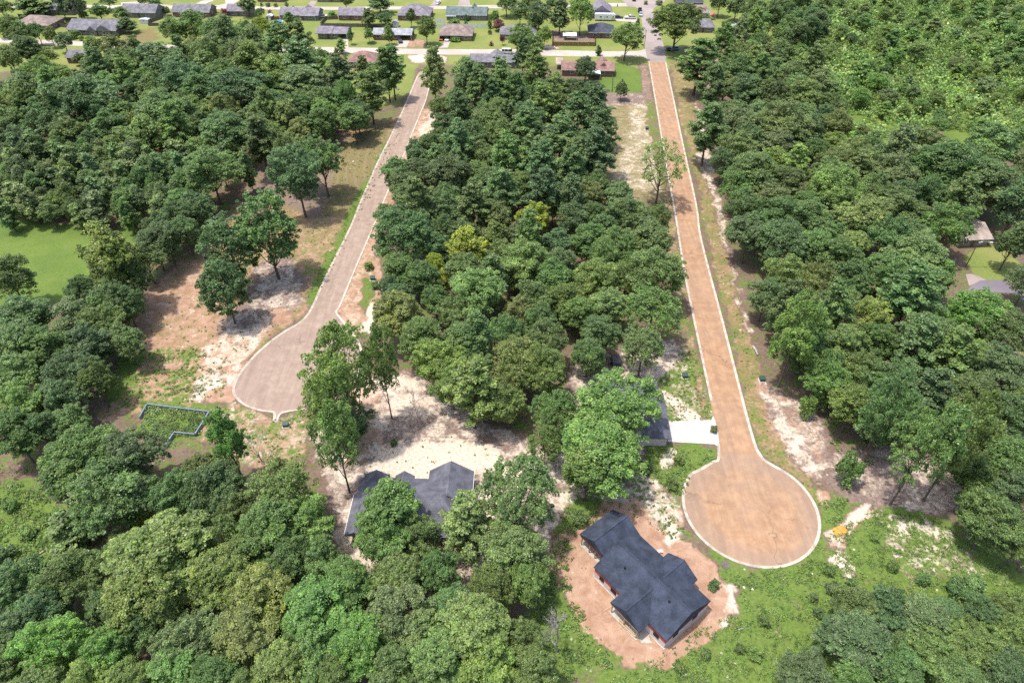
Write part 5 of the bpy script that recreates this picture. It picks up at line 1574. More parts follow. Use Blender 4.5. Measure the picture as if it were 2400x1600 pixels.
house('wide grey house with a brick end beside the dark back fence', 't', 1905, 2335, 190, 9.5, 2.6, 'roof_grey', 'brick', nwin=3)
house('broad grey ranch house with twin front gables at the left', 't', 752, 1330, 385, 14, 2.8, 'roof_grey', 'brick_grey', nwin=4, ov=.6, yaw=YAW - .03, wings=((10.5, 15.5, -1.6, 9, 1.9, 'y'), (14.5, 22.3, -1.1, 10, 2.6, 'y')))
house('brown roofed house at the far left among trees', 't', 170, 590, 330, 12, 2.8, 'roof_brown', 'brick_tan', 'hip', nwin=3, yaw=YAW - .05)
house('blue grey cottage roof deep in the left trees', 't', 745, 1040, 700, 8.5, 2.0, 'roof_grey', 'brick', nwin=2)
house('pale hipped house behind the wind swept pine', 't', 480, 830, 165, 13, 3.4, 'roof_lilac', 'brick_grey', 'hip', nwin=2)
house('brick house cut by the top edge above the clipped bushes', 'u', 480, 790, 22, 10, 2.6, 'roof_lilac', 'brick', nwin=3)
house('white porched house cut by the top edge, centre left', 'u', 1140, 1420, 24, 10, 2.6, 'roof_lilac', 'brick_grey', nwin=3)
house('blue grey hipped house at the top street', 'w', 1330, 1635, 82, 12, 3.0, 'roof_dark', 'brick', 'hip', nwin=3)
house('brown roofed house behind the teal canopy', 'w', 1470, 1690, 200, 10, 2.4, 'roof_brown', 'brick_grey', nwin=2)
house('grey roofed house right of the huge spreading oak', 'w', 1500, 1760, 360, 10.5, 2.4, 'roof_grey', 'brick_grey', 'hip', nwin=2)

# tan roofed house at the right
R_ = W('R', 1105, 640)
t = house('tan roofed house with a red brown edge half hidden by a bright pine', 'R', 560, 1105, 648, 10.0, 1.9, 'roof_tan', 'brick_tan', nwin=2, yaw=math.radians(4), ov=.7)


# ---- navy roofed house under construction (nearest)
def navy_house():
    o = W('H', 437, 620, 2.9)
    root = empty('unfinished_house', (o[0], o[1], 0), math.radians(-51.5), 'new navy roofed house in red and white wrap on a clay pad, nearest the camera', 'house')
    E = 2.78
    wl = MB()
    wl.box(.2, 15.7, .2, 10.2, .15, E)
    wl.box(-5.8, .19, 4.6, 10.15, .15, E - .01)
    wl.box(6.2, 11.9, 10.21, 11.4, .15, E - .02)
    wl.build('wall', M['wrap_white'], root)
    # red weather wrap band under the eaves
    for x0, x1, y0, y1 in ((.2, 6.4, .15, .198), (12.2, 15.7, .15, .198), (15.702, 15.74, .2, 10.2), (-5.0, .1, 4.55, 4.598)):
        MB().box(x0, x1, y0, y1, 1.7, E - .02).build('house_wrap', M['wrap_red'], root)
    # end gable, sheathed
    g = MB()
    m, rs = 5.2, 2.5
    g.add([(15.62, .25, E), (15.62, 10.15, E), (15.62, m, E + rs * .94), (15.80, .25, E), (15.80, 10.15, E), (15.80, m, E + rs * .94)], [(0, 2, 1), (3, 4, 5), (0, 1, 4, 3), (1, 2, 5, 4), (2, 0, 3, 5)])
    g.build('end_gable', M['wrap_white'], root)
    g = MB()
    gable_wall(g, -5.85, .38, 2.5, E, 1.78)
    g.build('porch_gable', M['wrap_white'], root)
    MB().box(-5.8, .3, 2.44, 2.56, E - .35, E - .002).build('porch_beam', M['wrap_red'], root)
    g = MB()
    gable_wall(g, 6.3, 12.15, -2.16, E, 1.78)
    g.build('patio_gable', M['wrap_white'], root)
    MB().box(6.3, 12.1, -2.22, -2.10, E - .32, E - .002).build('patio_beam', M['lumber'], root)
    for x, y in ((-5.5, 2.6), (-3.6, 2.6), (-2.2, 2.6), (0.0, 2.6), (6.5, -2.0), (9.2, -2.0), (11.9, -2.0)):
        MB().box(x - .08, x + .08, y - .08, y + .08, .13, E - .33).build('post', M['lumber'], root)
    MB().box(-.05, 15.9, .0, 10.3, -.05, .14).box(-5.8, -.06, 2.4, 10.2, -.05, .13).box(6.2, 12.2, -2.3, -.01, -.05, .13).box(6.1, 12.0, 10.31, 11.5, -.05, .13).build('slab', M['slab'], root)
    rf = MB()
    rf.gable(0, 15.9, 0, 10.4, 2.95, 2.55, 'x', 0, 0)
    rf.gable(-6.1, .6, 2.4, 10.45, 2.93, 1.9, 'y', 0, 0)
    rf.gable(5.9, 12.2, 5, 11.65, 2.965, 1.85, 'y', 0, 0)
    rf.gable(6.1, 12.35, -2.25, 5, 2.975, 1.85, 'y', 0, 0)
    ro = rf.build('roof', M['roof_navy'], root)
    for p, q in (((0, 5.2, 5.52), (15.9, 5.2, 5.52)), ((-2.75, 2.4, 4.85), (-2.75, 10.45, 4.85)), ((9.05, 5, 4.83), (9.05, 11.65, 4.83)), ((9.22, -2.25, 4.84), (9.22, 5, 4.84))):
        MB().bar(p, q, .30, .06).build('ridge_cap', M['roof_navy'], ro)
    for x, y in ((3.9, 3.0), (12.4, 4.0)):
        z = 2.95 + 2.55 * min(y, 10.4 - y) / 5.2
        MB().tube([(x, y, z - .1), (x, y, z + .42)], .10, 9).tube([(x, y, z + .42), (x, y, z + .55)], .17, 9).build('vent_pipe', M['dark'], ro)
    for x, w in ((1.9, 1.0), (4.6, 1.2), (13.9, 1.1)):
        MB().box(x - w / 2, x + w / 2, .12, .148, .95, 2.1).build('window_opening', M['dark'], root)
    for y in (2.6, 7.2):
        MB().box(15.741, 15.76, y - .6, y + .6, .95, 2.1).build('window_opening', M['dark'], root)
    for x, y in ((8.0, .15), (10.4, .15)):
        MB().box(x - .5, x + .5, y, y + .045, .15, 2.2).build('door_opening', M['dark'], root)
    c, s = math.cos(root.rotation_euler.z), math.sin(root.rotation_euler.z)

    def wp(u, v): return (o[0] + u * c - v * s, o[1] + u * s + v * c)
    return wp


nv = navy_house()


def loose(name, label, cat, pts, w, h, mat, z=.06, group=None):
    mb = MB()
    for a, b in pts: mb.bar((a[0], a[1], z), (b[0], b[1], z), w, h)
    x = sum(p[0][0] for p in pts) / len(pts)
    y = sum(p[0][1] for p in pts) / len(pts)
    mb.v = [(p[0] - x, p[1] - y, p[2]) for p in mb.v]
    return tag(mb.build(name, M[mat], loc=(x, y, 0)), label, cat, group)


# things lying about the building site
sc_a, sc_b = W('H', 668, 1130), W('H', 815, 1268)
mb = MB()
d = Vector((sc_b[0] - sc_a[0], sc_b[1] - sc_a[1], 0))
for k in (0, 1): mb.bar((0, k * .5, .35), (d.x, d.y + k * .5, .35), .22, .05)
for q in (.05, .5, .95): mb.box(d.x * q - .06, d.x * q + .06, d.y * q - .1, d.y * q + .6, 0, .33)
tag(mb.build('plank_trestle', M['lumber'], loc=(sc_a[0], sc_a[1], 0)), 'long low plank trestle on the clay beside the open patio', 'trestle')
loose('timber_offcuts', 'few loose boards on the clay by the patio corner', 'boards', [(W('H', 530, 1020), W('H', 600, 985)), (W('H', 650, 1200), W('H', 700, 1170)), (W('H', 700, 1180), W('H', 735, 1225))], .16, .05, 'lumber')
pv = W('H', 905, 1270)
tag(MB().box(-.75, .75, -.9, .9, .01, .12).box(-.62, .62, -.78, .78, .12, .17).build('concrete_pad', M['slab'], loc=(pv[0], pv[1], 0)), 'small square concrete pad on the clay below the patio roof', 'concrete pad')
pv = W('H', 1050, 480)
mb = MB()
for k in range(4): mb.box(-.5 + k * .1, .5 - k * .06, -.4, .4 - k * .08, .02 + k * .12, .02 + k * .12 + .10)
tag(mb.build('brick_stack', M['wrap_white'], loc=(pv[0], pv[1], 0)), 'pale stack of building material against the navy roofed house', 'material stack')
pv = W('H', 1165, 1540)
tag(MB().tube([(0, 0, 0), (0, 0, .35)], [.17, .21], 10).tube([(0, 0, .35), (0, 0, .38)], .23, 10).build('bucket', M['fence_white'], loc=(pv[0], pv[1], 0)), 'white bucket at the grass edge below the clay pad', 'bucket')
pv = W('H', 1645, 602)
tag(MB().tube([(0, 0, -.05), (0, 0, .07)], .75, 18).tube([(0, 0, .07), (0, 0, .10)], .42, 16).build('manhole', M['wood_grey'], loc=(pv[0], pv[1], 0)), 'round manhole cover in the grass outside the right cul-de-sac', 'manhole')


# ---- slate roofed house left of centre
def slate_house():
    root = empty('new_house', (-28.3, 67.0, 0), math.radians(-1.5), 'new slate grey roofed house with several gables on the sandy yard', 'house')
    E = 2.75
    wl = MB()
    wl.box(.5, 20.4, .4, 11.6, 0, E)
    wl.box(13.2, 20.35, 11.601, 13.6, 0, E - .01)
    wl.box(.9, 4.8, 11.602, 12.2, 0, E - .02)
    gable_wall(wl, 12.9, 20.6, 13.65, E - .02, 2.6, out=1)
    wl.build('wall', M['brick_tan'], root)
    MB().box(13.6, 20.0, 13.61, 13.66, .05, 2.3).build('garage_door', M['white'], root)
    rf = MB()
    rf.gable(-.1, 20.85, -.2, 12.1, 2.9, 3.3, 'x', 5.4, 5.2)
    rf.gable(-.55, 3, -.35, 8.3, 2.885, 1.0, 'y', 0, 3.0)
    rf.gable(12.55, 20.9, 6.2, 14.0, 2.915, 2.95, 'y', 0, 0)
    rf.gable(.55, 5.3, 5.0, 12.7, 2.93, 1.55, 'y', 0, 0)
    rf.gable(6.35, 9.95, 6.0, 12.6, 2.945, 1.5, 'y', 0, 0)
    rf.gable(7.4, 11.5, 6.0, 9.95, 3.72, 1.6, 'y', 0, 0)
    ro = rf.build('roof', M['roof_slate'], root)
    MB().box(-.15, 20.9, -.26, -.202, 2.72, 2.92).build('fascia', M['white'], root)
    MB().box(20.905, 20.96, .5, 14.0, 2.72, 2.95).build('fascia', M['white'], root)
    MB().box(-.63, -.555, -.3, 8.2, 2.7, 2.92).build('fascia', M['white'], root)
    for x, y, z in ((11.3, 3.1, 4.85), (4.0, 5.0, 5.4)):
        MB().tube([(x, y, z - .9), (x, y, z + .1)], .1, 9).build('vent_pipe', M['dark' if x > 5 else 'galv'], ro)
    for x in (3, 7, 15, 18): window(root, x, .4, .9, 1.5, 1.2, '-y')
    door(root, 10.5, .4)
    for y in (4, 9): window(root, 20.4, y, .9, 1.2, 1.2, '+x')
    MB().box(20.6, 21.9, 8.2, 12.6, .0, .10).build('side_stoop', M['slab'], root)


slate_house()


def hidden_house():
    root = empty('new_house', (24.0, 88.9, 0), math.radians(-2), 'new dark roofed house behind a bright oak, garage end on the white driveway', 'house')
    E = 2.6
    wl = MB().box(.4, 6.8, .4, 6.9, 0, E).box(-5.5, 5.9, 6.902, 15.6, 0, E - .01)
    wl.build('wall', M['brick_tan'], root)
    MB().box(.5, 6.6, .34, .397, .05, 2.3).build('end_panel', M['wrap_white'], root)
    MB().box(6.802, 6.86, 1.2, 6.1, .05, 2.25).build('garage_door', M['white'], root)
    rf = MB()
    rf.gable(-.1, 7.35, -.1, 12.5, 2.75, 2.3, 'y', 2.0, 0)
    rf.gable(-6.1, 6.45, 6.3, 16.2, 2.77, 2.9, 'x', 4.6, 4.6)
    rf.gable(-5.6, -.4, 3.6, 12, 2.79, 1.7, 'y', 2.3, 0)
    rf.build('roof', M['roof_slate'], root)
    window(root, 5.9, 11.5, .9, 1.4, 1.2, '+x')
    window(root, 5.9, 14.2, .9, 1.2, 1.2, '+x')
    wl2 = MB().box(-5.2, -.8, 4.0, 6.89, 0, E - .02)
    wl2.build('rear_wall', M['brick_tan'], root)


hidden_house()
pv = W('Q', 755, 215)
root = empty('storage_container', (pv[0], pv[1], 0), math.radians(5), 'small dark blue lidded trailer under the oaks behind the hidden house', 'trailer')
MB().box(-.9, .9, -1.3, 1.3, .55, 1.9).build('body', M['p_navy'], root)
MB().box(-.97, .97, -1.37, 1.37, 1.9, 2.0).build('lid', M['roof_grey'], root)
for sx in (-1, 1): MB().tube([(sx * .93, 0, .35), (sx * 1.1, 0, .35)], .34, 14).build('wheel', M['rubber'], root)
MB().bar((0, -1.3, .5), (0, -2.3, .45), .1, .1).build('tow_bar', M['galv'], root)


# ---- block foundation with weeds growing inside
M['cmu_cap'] = plain('block_cap', (.20, .235, .31), .9)


def foundation():
    top = [W('F', x, y, .85) for x, y in ((150, 452), (260, 266), (1115, 371), (920, 682), (632, 654), (495, 862))]
    x0, y0 = top[1]
    mb, cp = MB(), MB()
    for (a, b) in zip(top[:-1], top[1:]):
        a, b = Vector((a[0] - x0, a[1] - y0, 0)), Vector((b[0] - x0, b[1] - y0, 0))
        t = (b - a).normalized() * .09
        a2, b2 = a + t * 1.02, b - t * 1.02
        mb.bar((a2.x, a2.y, .38), (b2.x, b2.y, .38), .2, .80)
        cp.bar((a2.x, a2.y, .81), (b2.x, b2.y, .81), .24, .06)
    root = empty('block_foundation', (x0, y0, 0), 0, 'grey concrete block foundation wall with weeds growing inside', 'foundation wall')
    mb.build('block_wall', M['cmu'], root)
    cp.build('top_course', M['cmu_cap'], root)
    a, b = W('F', 90, 252), W('F', 255, 266)
    tag(MB().tube([(0, 0, .08), (b[0] - a[0], b[1] - a[1], .08)], .07, 6).build('rusty_pipe', M['bark_pine'], loc=(a[0], a[1], 0)), 'thin rusty pipe lying in line with the block foundation', 'pipe')


foundation()
pv = W('F', 205, 1180)
root = empty('deer_blind', (pv[0], pv[1], 0), .3, 'grey metal roofed shed glimpsed through the huge oak at the left', 'shed')
MB().box(-1.0, 1.0, -.8, .8, 0, 2.2).build('wall', M['wood_grey'], root)
MB().gable(-1.2, 1.2, -1.0, 1.0, 2.35, .4).build('roof', M['tin'], root)
MB().box(-.35, .35, -.86, -.803, .05, 1.8).build('door', M['door'], root)


# ---------------------------------------------------------------- fences
def fence(name, label, crop, pts, h, mat, pick=.0, post=2.4, cat='fence', world=False):
    P_ = pts if world else WP(crop, pts)
    x0, y0 = P_[0]
    root = empty(name, (x0, y0, 0), 0, label, cat)
    for a, b in zip(P_[:-1], P_[1:]):
        a, b = Vector((a[0] - x0, a[1] - y0)), Vector((b[0] - x0, b[1] - y0))
        d = (b - a)
        n = max(1, int(d.length / post))
        t = d.normalized() * .07
        mb = MB()
        k = max(1, int(d.length / .16)) if h > 1.0 else 1
        for i in range(k):
            p, q = a + t + (d - 2 * t) * (i / k), a + t + (d - 2 * t) * ((i + .9) / k)
            z = h * (1 + .015 * math.sin(i * 12.7))
            mb.bar((p.x, p.y, z / 2 + .03), (q.x, q.y, z / 2 + .03), .03, z)
        mb.build('panel', M[mat], root)
        for i in range(n + 1):
            p = a + d * (i / n)
            MB().box(p.x - .06, p.x + .06, p.y - .06, p.y + .06, 0, h + .12).build('post', M[mat], root)
    return root


fence('board_fence', 'brown board fence around the shaded yard at the near street', 'v', [(1388, 385), (1385, 508), (1858, 512), (1852, 395)], 1.8, 'wood_brown')
fence('picket_fence', 'white panel fence behind the brown grey hipped house, left part', 'v', [(92, 252), (205, 252)], 1.7, 'fence_white')
fence('picket_fence', 'white panel fence reaching from the brown grey hip roof to the cone tree', 'v', [(100, 304), (665, 308)], 1.7, 'fence_white')
fence('board_fence', 'long dark fence behind the pale grey ranch house yard', 'u', [(1185, 285), (1210, 298), (1650, 302), (2010, 302)], 1.7, 'wood_grey')
fence('board_fence', 'dark fence joining two lilac roofed houses', 'u', [(1190, 282), (1245, 222), (1376, 216)], 1.6, 'wood_grey')
fence('board_fence', 'dark fence in front of the broad grey ranch house side yard', 't', [(570, 285), (755, 312), (870, 245)], 1.7, 'wood_grey')
fence('board_fence', 'dark fence across the yard behind the brown roof', 't', [(210, 196), (700, 232), (860, 232)], 1.7, 'wood_grey')
fence('board_fence', 'dark fence sloping beside the far grey gabled house', 't', [(1650, 275), (1670, 250), (1800, 205), (1905, 200)], 1.7, 'wood_grey')
fence('board_fence', 'short dark fence at the edge of the dry yellow lawn', 't', [(1640, 290), (1760, 290)], 1.5, 'wood_grey')
fence('board_fence', 'red brown fence panel left of the long lilac roof', 'u', [(650, 226), (735, 226)], 1.8, 'wood_brown')
fence('wire_fence', 'grey wire fence closing the mown lawn by the right road', 'v', [(1890, 1012), (2040, 1014), (2050, 790)], 1.0, 'galv', post=3.0)


# rear awning and patio cover of the red brown roofed house stand on their own posts
def awning(label, crop, x0, x1, yg, depth, h, mat, rise=.0, name='patio_awning', cat='awning', yaw=YAW):
    a = W(crop, x0, yg)
    w = (x1 - x0) * pxm(crop, x0, yg, h)
    root = empty(name, (a[0], a[1], 0), yaw, label, cat)
    if rise: MB().gable(0, w, 0, depth, h, rise, 'y', th=.08).build('cover', M[mat], root)
    else: MB().add([(0, 0, h - .25), (w, 0, h - .25), (w, depth, h + .15), (0, depth, h + .15), (0, 0, h - .17), (w, 0, h - .17), (w, depth, h + .23), (0, depth, h + .23)], [(3, 2, 1, 0), (4, 5, 6, 7), (0, 1, 5, 4), (1, 2, 6, 5), (2, 3, 7, 6), (3, 0, 4, 7)]).build('cover', M[mat], root)
    for x in (.1, w - .1):
        for y in (.15, depth - .15): MB().box(x - .05, x + .05, y - .05, y + .05, 0, h - .26 if y < 1 else h - .1).build('post', M['white'], root)
    return root


awning('white gabled patio cover behind the red brown roofed house', 'v', 1762, 1916, 885, 5.0, 2.6, 'fence_white', .7)
awning('low white awning at the rear door of the red brown roofed house', 'v', 1918, 2012, 835, 3.0, 2.4, 'fence_white')
awning('pale blue awning at the corner of the green roof', 'v', 214, 328, 232, 3.6, 2.4, 'tin')
awning('white topped shelter inside the brown board fence', 'v', 1500, 1655, 448, 4.0, 2.3, 'fence_white')
awning('tan topped lean-to at the left end of the red brown roofed house', 'v', 1420, 1500, 770, 7.5, 2.4, 'roof_tan')
awning('pale patio roof behind the long lilac roofed house', 'u', 960, 1135, 232, 5.0, 2.6, 'tin')


def shed(label, crop, xl, xr, yg, depth, h, rise, roof, wall, yaw=YAW, name='garden_shed', trim='white'):
    a = W(crop, xl, yg)
    w = (xr - xl) * pxm(crop, xl, yg)
    root = empty(name, (a[0], a[1], 0), yaw, label, 'shed')
    mb = MB().box(0, w, 0, depth, 0, h)
    gable_wall(mb, 0, w, 0, h, rise * .95)
    gable_wall(mb, 0, w, depth - .14, h, rise * .95)
    mb.build('wall', M[wall], root)
    MB().gable(-.2, w + .2, -.2, depth + .2, h + .08, rise, 'y', th=.1).build('roof', M[roof], root)
    MB().box(w * .3, w * .7, -.04, -.003, .1, 1.9).build('door', M[trim], root)
    window(root, w / 2, -.05, h - .55 if h > 2.6 else 1.2, .5, .5, '-y')
    return root


shed('blue painted shed with a red trimmed roof at the wood edge', 'w', 1945, 2028, 375, 3.2, 3.0, 1.0, 'roof_pale', 'blue_paint')
shed('small white shed beside the hipped lilac house', 'u', 1975, 2040, 302, 2.4, 2.2, .7, 'roof_pale', 'fence_white')
shed('pale metal shed behind the grey gable at the far street', 't', 1545, 1640, 265, 2.6, 1.9, .3, 'tin', 'fence_white')
shed('round shouldered pale shed by the red brown fence panel', 'u', 590, 655, 228, 3.0, 2.0, .6, 'tin', 'wood_grey')
pv = W('u', 715, 262)
root = empty('round_pool', (pv[0], pv[1], 0), 0, 'round blue garden pool with a white rim behind the long lilac roof', 'pool')
MB().tube([(0, 0, 0), (0, 0, 1.05)], 2.6, 22).build('rim', M['fence_white'], root)
MB().tube([(0, 0, 1.051), (0, 0, 1.07)], 2.35, 22).build('cover', M['blue_tarp'], root)
awning('teal canopy in the yard beyond the huge spreading oak', 'w', 1655, 1712, 205, 3.0, 2.4, 'teal', .5, 'pop_up_canopy', 'canopy')
awning('red canopy beside the teal one', 'w', 1712, 1766, 225, 2.8, 2.3, 'pink', .7, 'pop_up_canopy', 'canopy')


# ---------------------------------------------------------------- vehicles
def vehicle(label, crop, px, py, yaw, paint_, kind='car', name=None, cat=None, L=4.6, Wd=1.8):
    p = W(crop, px, py)
    name = name or {'car': 'parked_car', 'pickup': 'pickup_truck', 'van': 'parked_van'}[kind]
    root = empty(name, (p[0], p[1], 0), yaw, label, cat or {'car': 'car', 'pickup': 'pickup truck', 'van': 'van'}[kind])
    l = L / 2
    if kind == 'car':
        body = [(-l, .35), (l, .35), (l, .70), (l * .92, .82), (l * .42, .92), (-l * .75, .95), (-l * .97, .85)]
        cab = [(l * .42, .921), (l * .12, 1.42), (-l * .48, 1.45), (-l * .80, .951)]
    elif kind == 'pickup':
        body = [(-l, .5), (l, .5), (l, 1.0), (l * .9, 1.12), (l * .38, 1.18), (-l * .12, 1.18), (-l * .12, 1.12), (-l, 1.12)]
        cab = [(l * .36, 1.181), (l * .18, 1.85), (-l * .10, 1.85), (-l * .12, 1.181)]
    else:
        body = [(-l, .4), (l, .4), (l, .95), (l * .8, 1.15), (-l, 1.2)]
        cab = [(l * .8, 1.151), (l * .52, 2.05), (-l * .98, 2.1), (-l, 1.201)]
    h = Wd / 2
    MB().extrude_profile(body, -h, h).build('body', M[paint_], root)
    ins = .12
    c = MB()
    n = len(cab)
    top = [(x, z) for x, z in cab]
    zmin = min(z for _, z in cab)
    vs = [(x, -h + (ins if z > zmin + .2 else .03), z) for x, z in top] + [(x, h - (ins if z > zmin + .2 else .03), z) for x, z in top]
    c.add(vs, [tuple(range(n)), tuple(range(2 * n - 1, n - 1, -1))] + [(i, i + n, (i + 1) % n + n, (i + 1) % n) for i in range(n)])
    cb = c.build('cabin_glass', M['glass'], root)
    zt = max(z for _, z in cab)
    xs = sorted(x for x, z in cab if z > zmin + .2)
    MB().box(xs[0] - .02, xs[1] + .02, -h + ins - .01, h - ins + .01, zt - .06, zt + .03).build('roof_panel', M[paint_], root)
    if kind == 'van':
        for q in (-.5, 0.1): MB().box(l * q - .1, l * q + .1, -h + .02, h - .02, 1.21, 2.0).build('pillar', M[paint_], root)
    if kind == 'pickup':
        MB().box(-l + .1, -l * .16, -h + .12, h - .12, 1.121, 1.135).build('bed_liner', M['dark'], root)
    for sx in (-.62, .64):
        for sy in (-1, 1):
            y0, y1 = sorted((sy * (h - .2), sy * (h + .02)))
            wv = MB().tube([(l * sx, y0, .34), (l * sx, y1, .34)], .34, 14).build('wheel', M['rubber'], root)
            y2, y3 = sorted((sy * (h + .021), sy * (h + .03)))
            MB().tube([(l * sx, y2, .34), (l * sx, y3, .34)], .20, 12).build('rim', M['rim'], wv)
    zb = .68 if kind == 'car' else .85
    for sy in (-1, 1):
        MB().box(l + .002, l + .03, sy * h * .72 - .16, sy * h * .72 + .16, zb - .12, zb).build('headlight', M['lamp'], root)
        MB().box(-l - .03, -l - .002, sy * h * .75 - .12, sy * h * .75 + .12, zb - .05, zb + .1).build('tail_light', M['tail'], root)
    return root


N_, S_ = PI / 2 + YAW, -PI / 2 + YAW
vehicle('red car under the carport of the brown grey hipped house', 'v', 162, 440, S_, 'p_red')
vehicle('white car under the carport beside the red car', 'v', 226, 445, S_, 'p_white')
vehicle('dark blue car on the pale ranch house driveway', 'u', 2062, 468, N_ + .25, 'p_navy')
vehicle('white van parked on the near street', 'v', 893, 590, YAW, 'p_white', 'van', L=5.2, Wd=1.95)
vehicle('dark blue car right of the white camper', 'v', 2112, 205, YAW, 'p_navy')
vehicle('white pickup right of the dark blue car by the camper', 'v', 2243, 210, PI + YAW, 'p_white', 'pickup', L=5.8, Wd=2.0)
vehicle('black pickup parked on the cross street, farther of two', 'w', 938, 128, N_ - .1, 'p_black', 'pickup', L=5.4, Wd=1.95)
vehicle('silver car parked on the cross street, nearer of two', 'w', 950, 172, S_ - .1, 'p_silver', L=4.6)
vehicle('white car on the far driveway at the top edge', 'v', 128, 45, N_ - .2, 'p_white')
vehicle('white car by the end of the long lilac roof', 'u', 1212, 192, YAW + .3, 'p_white')
vehicle('silver car at the left of the round far driveway', 't', 2338, 150, YAW + .9, 'p_silver')
vehicle('dark car under the huge spreading oak', 'w', 1252, 552, N_, 'p_black')
vehicle('blue car right of the trunk of the huge spreading oak', 'w', 1335, 545, N_, 'p_blue')
vehicle('dark car at the top corner driveway', 'w', 872, 8, N_, 'p_black')


def camper():
    p = W('v', 1958, 228)
    root = empty('travel_trailer', (p[0], p[1], 0), YAW, 'long white camper trailer in front of the grey gabled brick house', 'camper trailer')
    MB().extrude_profile([(-4.9, .6), (3.2, .6), (3.3, 1.3), (5.2, 1.35), (5.3, 2.9), (4.7, 3.35), (-4.7, 3.35), (-5.0, 3.0)], -1.2, 1.2).build('body', M['fence_white'], root)
    for x, w in ((-2.0, 1.0), (1.2, .7), (4.2, .6)): window(root, x, -1.2, 1.7, w, .75, '-y')
    MB().box(-.3, .35, -1.24, -1.203, .7, 2.6).build('door', M['tin'], root)
    for x in (-1.6, -.7):
        for y in (-1.15, .95): MB().tube([(x, y, .36), (x, y + .2, .36)], .36, 14).build('wheel', M['rubber'], root)
    MB().box(-.5, .5, -.35, .35, 3.352, 3.62).build('roof_unit', M['white'], root)
    MB().box(4.3, 4.4, -.6, -.5, 0, 1.34).box(4.3, 4.4, .5, .6, 0, 1.34).build('landing_leg', M['galv'], root)


camper()
p = W('u', 112, 580)
q = W('u', 135, 520)
root = empty('boat_trailer', (p[0], p[1], 0), N_ - .2, 'white boat on a trailer glimpsed between the left trees', 'boat')
MB().extrude_profile([(-3, .6), (2.2, .55), (3.2, 1.15), (-3, 1.15)], -.9, .9).build('hull', M['fence_white'], root)
MB().box(-2.6, 1.6, -.7, .7, 1.152, 1.2).build('deck', M['galv'], root)
for sy in (-1, 1): MB().tube([(-.6, sy * .95, .32), (-.6, sy * 1.12, .32)], .32, 12).build('wheel', M['rubber'], root)


# ---------------------------------------------------------------- small street things
def utility_box(label, crop, px, py, yaw=0.0, mat='box_green', s=1.0):
    p = W(crop, px, py)
    root = empty('utility_box', (p[0], p[1], 0), yaw, label, 'utility box', 'electric boxes along the new roads')
    MB().box(-.75 * s, .75 * s, -.7 * s, .7 * s, 0, .12).build('pad', M['pad'], root)
    MB().add([(-.55 * s, -.5 * s, .121), (.55 * s, -.5 * s, .121), (.55 * s, .5 * s, .121), (-.55 * s, .5 * s, .121), (-.55 * s, -.5 * s, .78 * s), (.55 * s, -.5 * s, .78 * s), (.55 * s, .5 * s, .95 * s), (-.55 * s, .5 * s, .95 * s)],
             [(3, 2, 1, 0), (4, 5, 6, 7), (0, 1, 5, 4), (1, 2, 6, 5), (2, 3, 7, 6), (3, 0, 4, 7)]).build('body', M[mat], root)
    MB().add([(-.6 * s, -.55 * s, .782 * s), (.6 * s, -.55 * s, .782 * s), (.6 * s, .55 * s, .97 * s), (-.6 * s, .55 * s, .97 * s), (-.6 * s, -.55 * s, .84 * s), (.6 * s, -.55 * s, .84 * s), (.6 * s, .55 * s, 1.03 * s), (-.6 * s, .55 * s, 1.03 * s)],
             [(3, 2, 1, 0), (4, 5, 6, 7), (0, 1, 5, 4), (1, 2, 6, 5), (2, 3, 7, 6), (3, 0, 4, 7)]).build('lid', M[mat], root)


utility_box('green utility box beside the spur of the left cul-de-sac', 'F', 2178, 575, .1)
utility_box('dark utility box on its pale pad beside the right road above the hidden house', 'Q', 1762, 395, 0)
utility_box('green utility box in the shade of the yellow green tree', 'f', 545, 1050, 0)
utility_box('dark utility box on the dry lot left of the right road', 'b', 2102, 893, 0)
utility_box('dark utility box on the clay strip right of the left road, far end', 'b', 622, 810, 0)
utility_box('dark utility box on the red clay right of the left road, near end', 'e', 217, 357, 0)


def stake(label, crop, px, py, h, mat, name='marker_post', r_=.05, cap=None):
    p = W(crop, px, py)
    root = empty(name, (p[0], p[1], 0), 0, label, name.replace('_', ' '))
    MB().tube([(0, 0, -.1), (.04, .02, h)], r_, 7).build('pole', M[mat], root)
    if cap: MB().box(-cap, cap, -.03, .03, h - cap * 1.4, h).build('sign_plate', M['fence_white'], root)
    else: MB().tube([(.04, .02, h), (.04, .02, h + .06)], r_ * 1.4, 7).build('cap', M['galv'], root)


stake('thin pole at the corner of the cross street', 'w', 985, 535, 8.0, 'straw', 'utility_pole', .13)
stake('green capped pipe standing on the cleared lot near the left road', 'd', 2122, 365, .9, 'box_green', 'vent_post', .10)
stake('white sign board beside the left road near the last pines', 'b', 395, 640, 1.8, 'white', 'sign_post', .05, .5)
stake('small white sign at the right edge of the left cul-de-sac', 'e', 205, 1075, 1.2, 'white', 'sign_post', .05, .3)
stake('short brown post on the corner lawn of the top street', 'w', 690, 75, 1.2, 'wood_brown', 'mailbox_post', .25)
stake('dark stump post on the clay beside the right road, far end', 'w', 1328, 745, .7, 'bark', 'marker_post', .16)


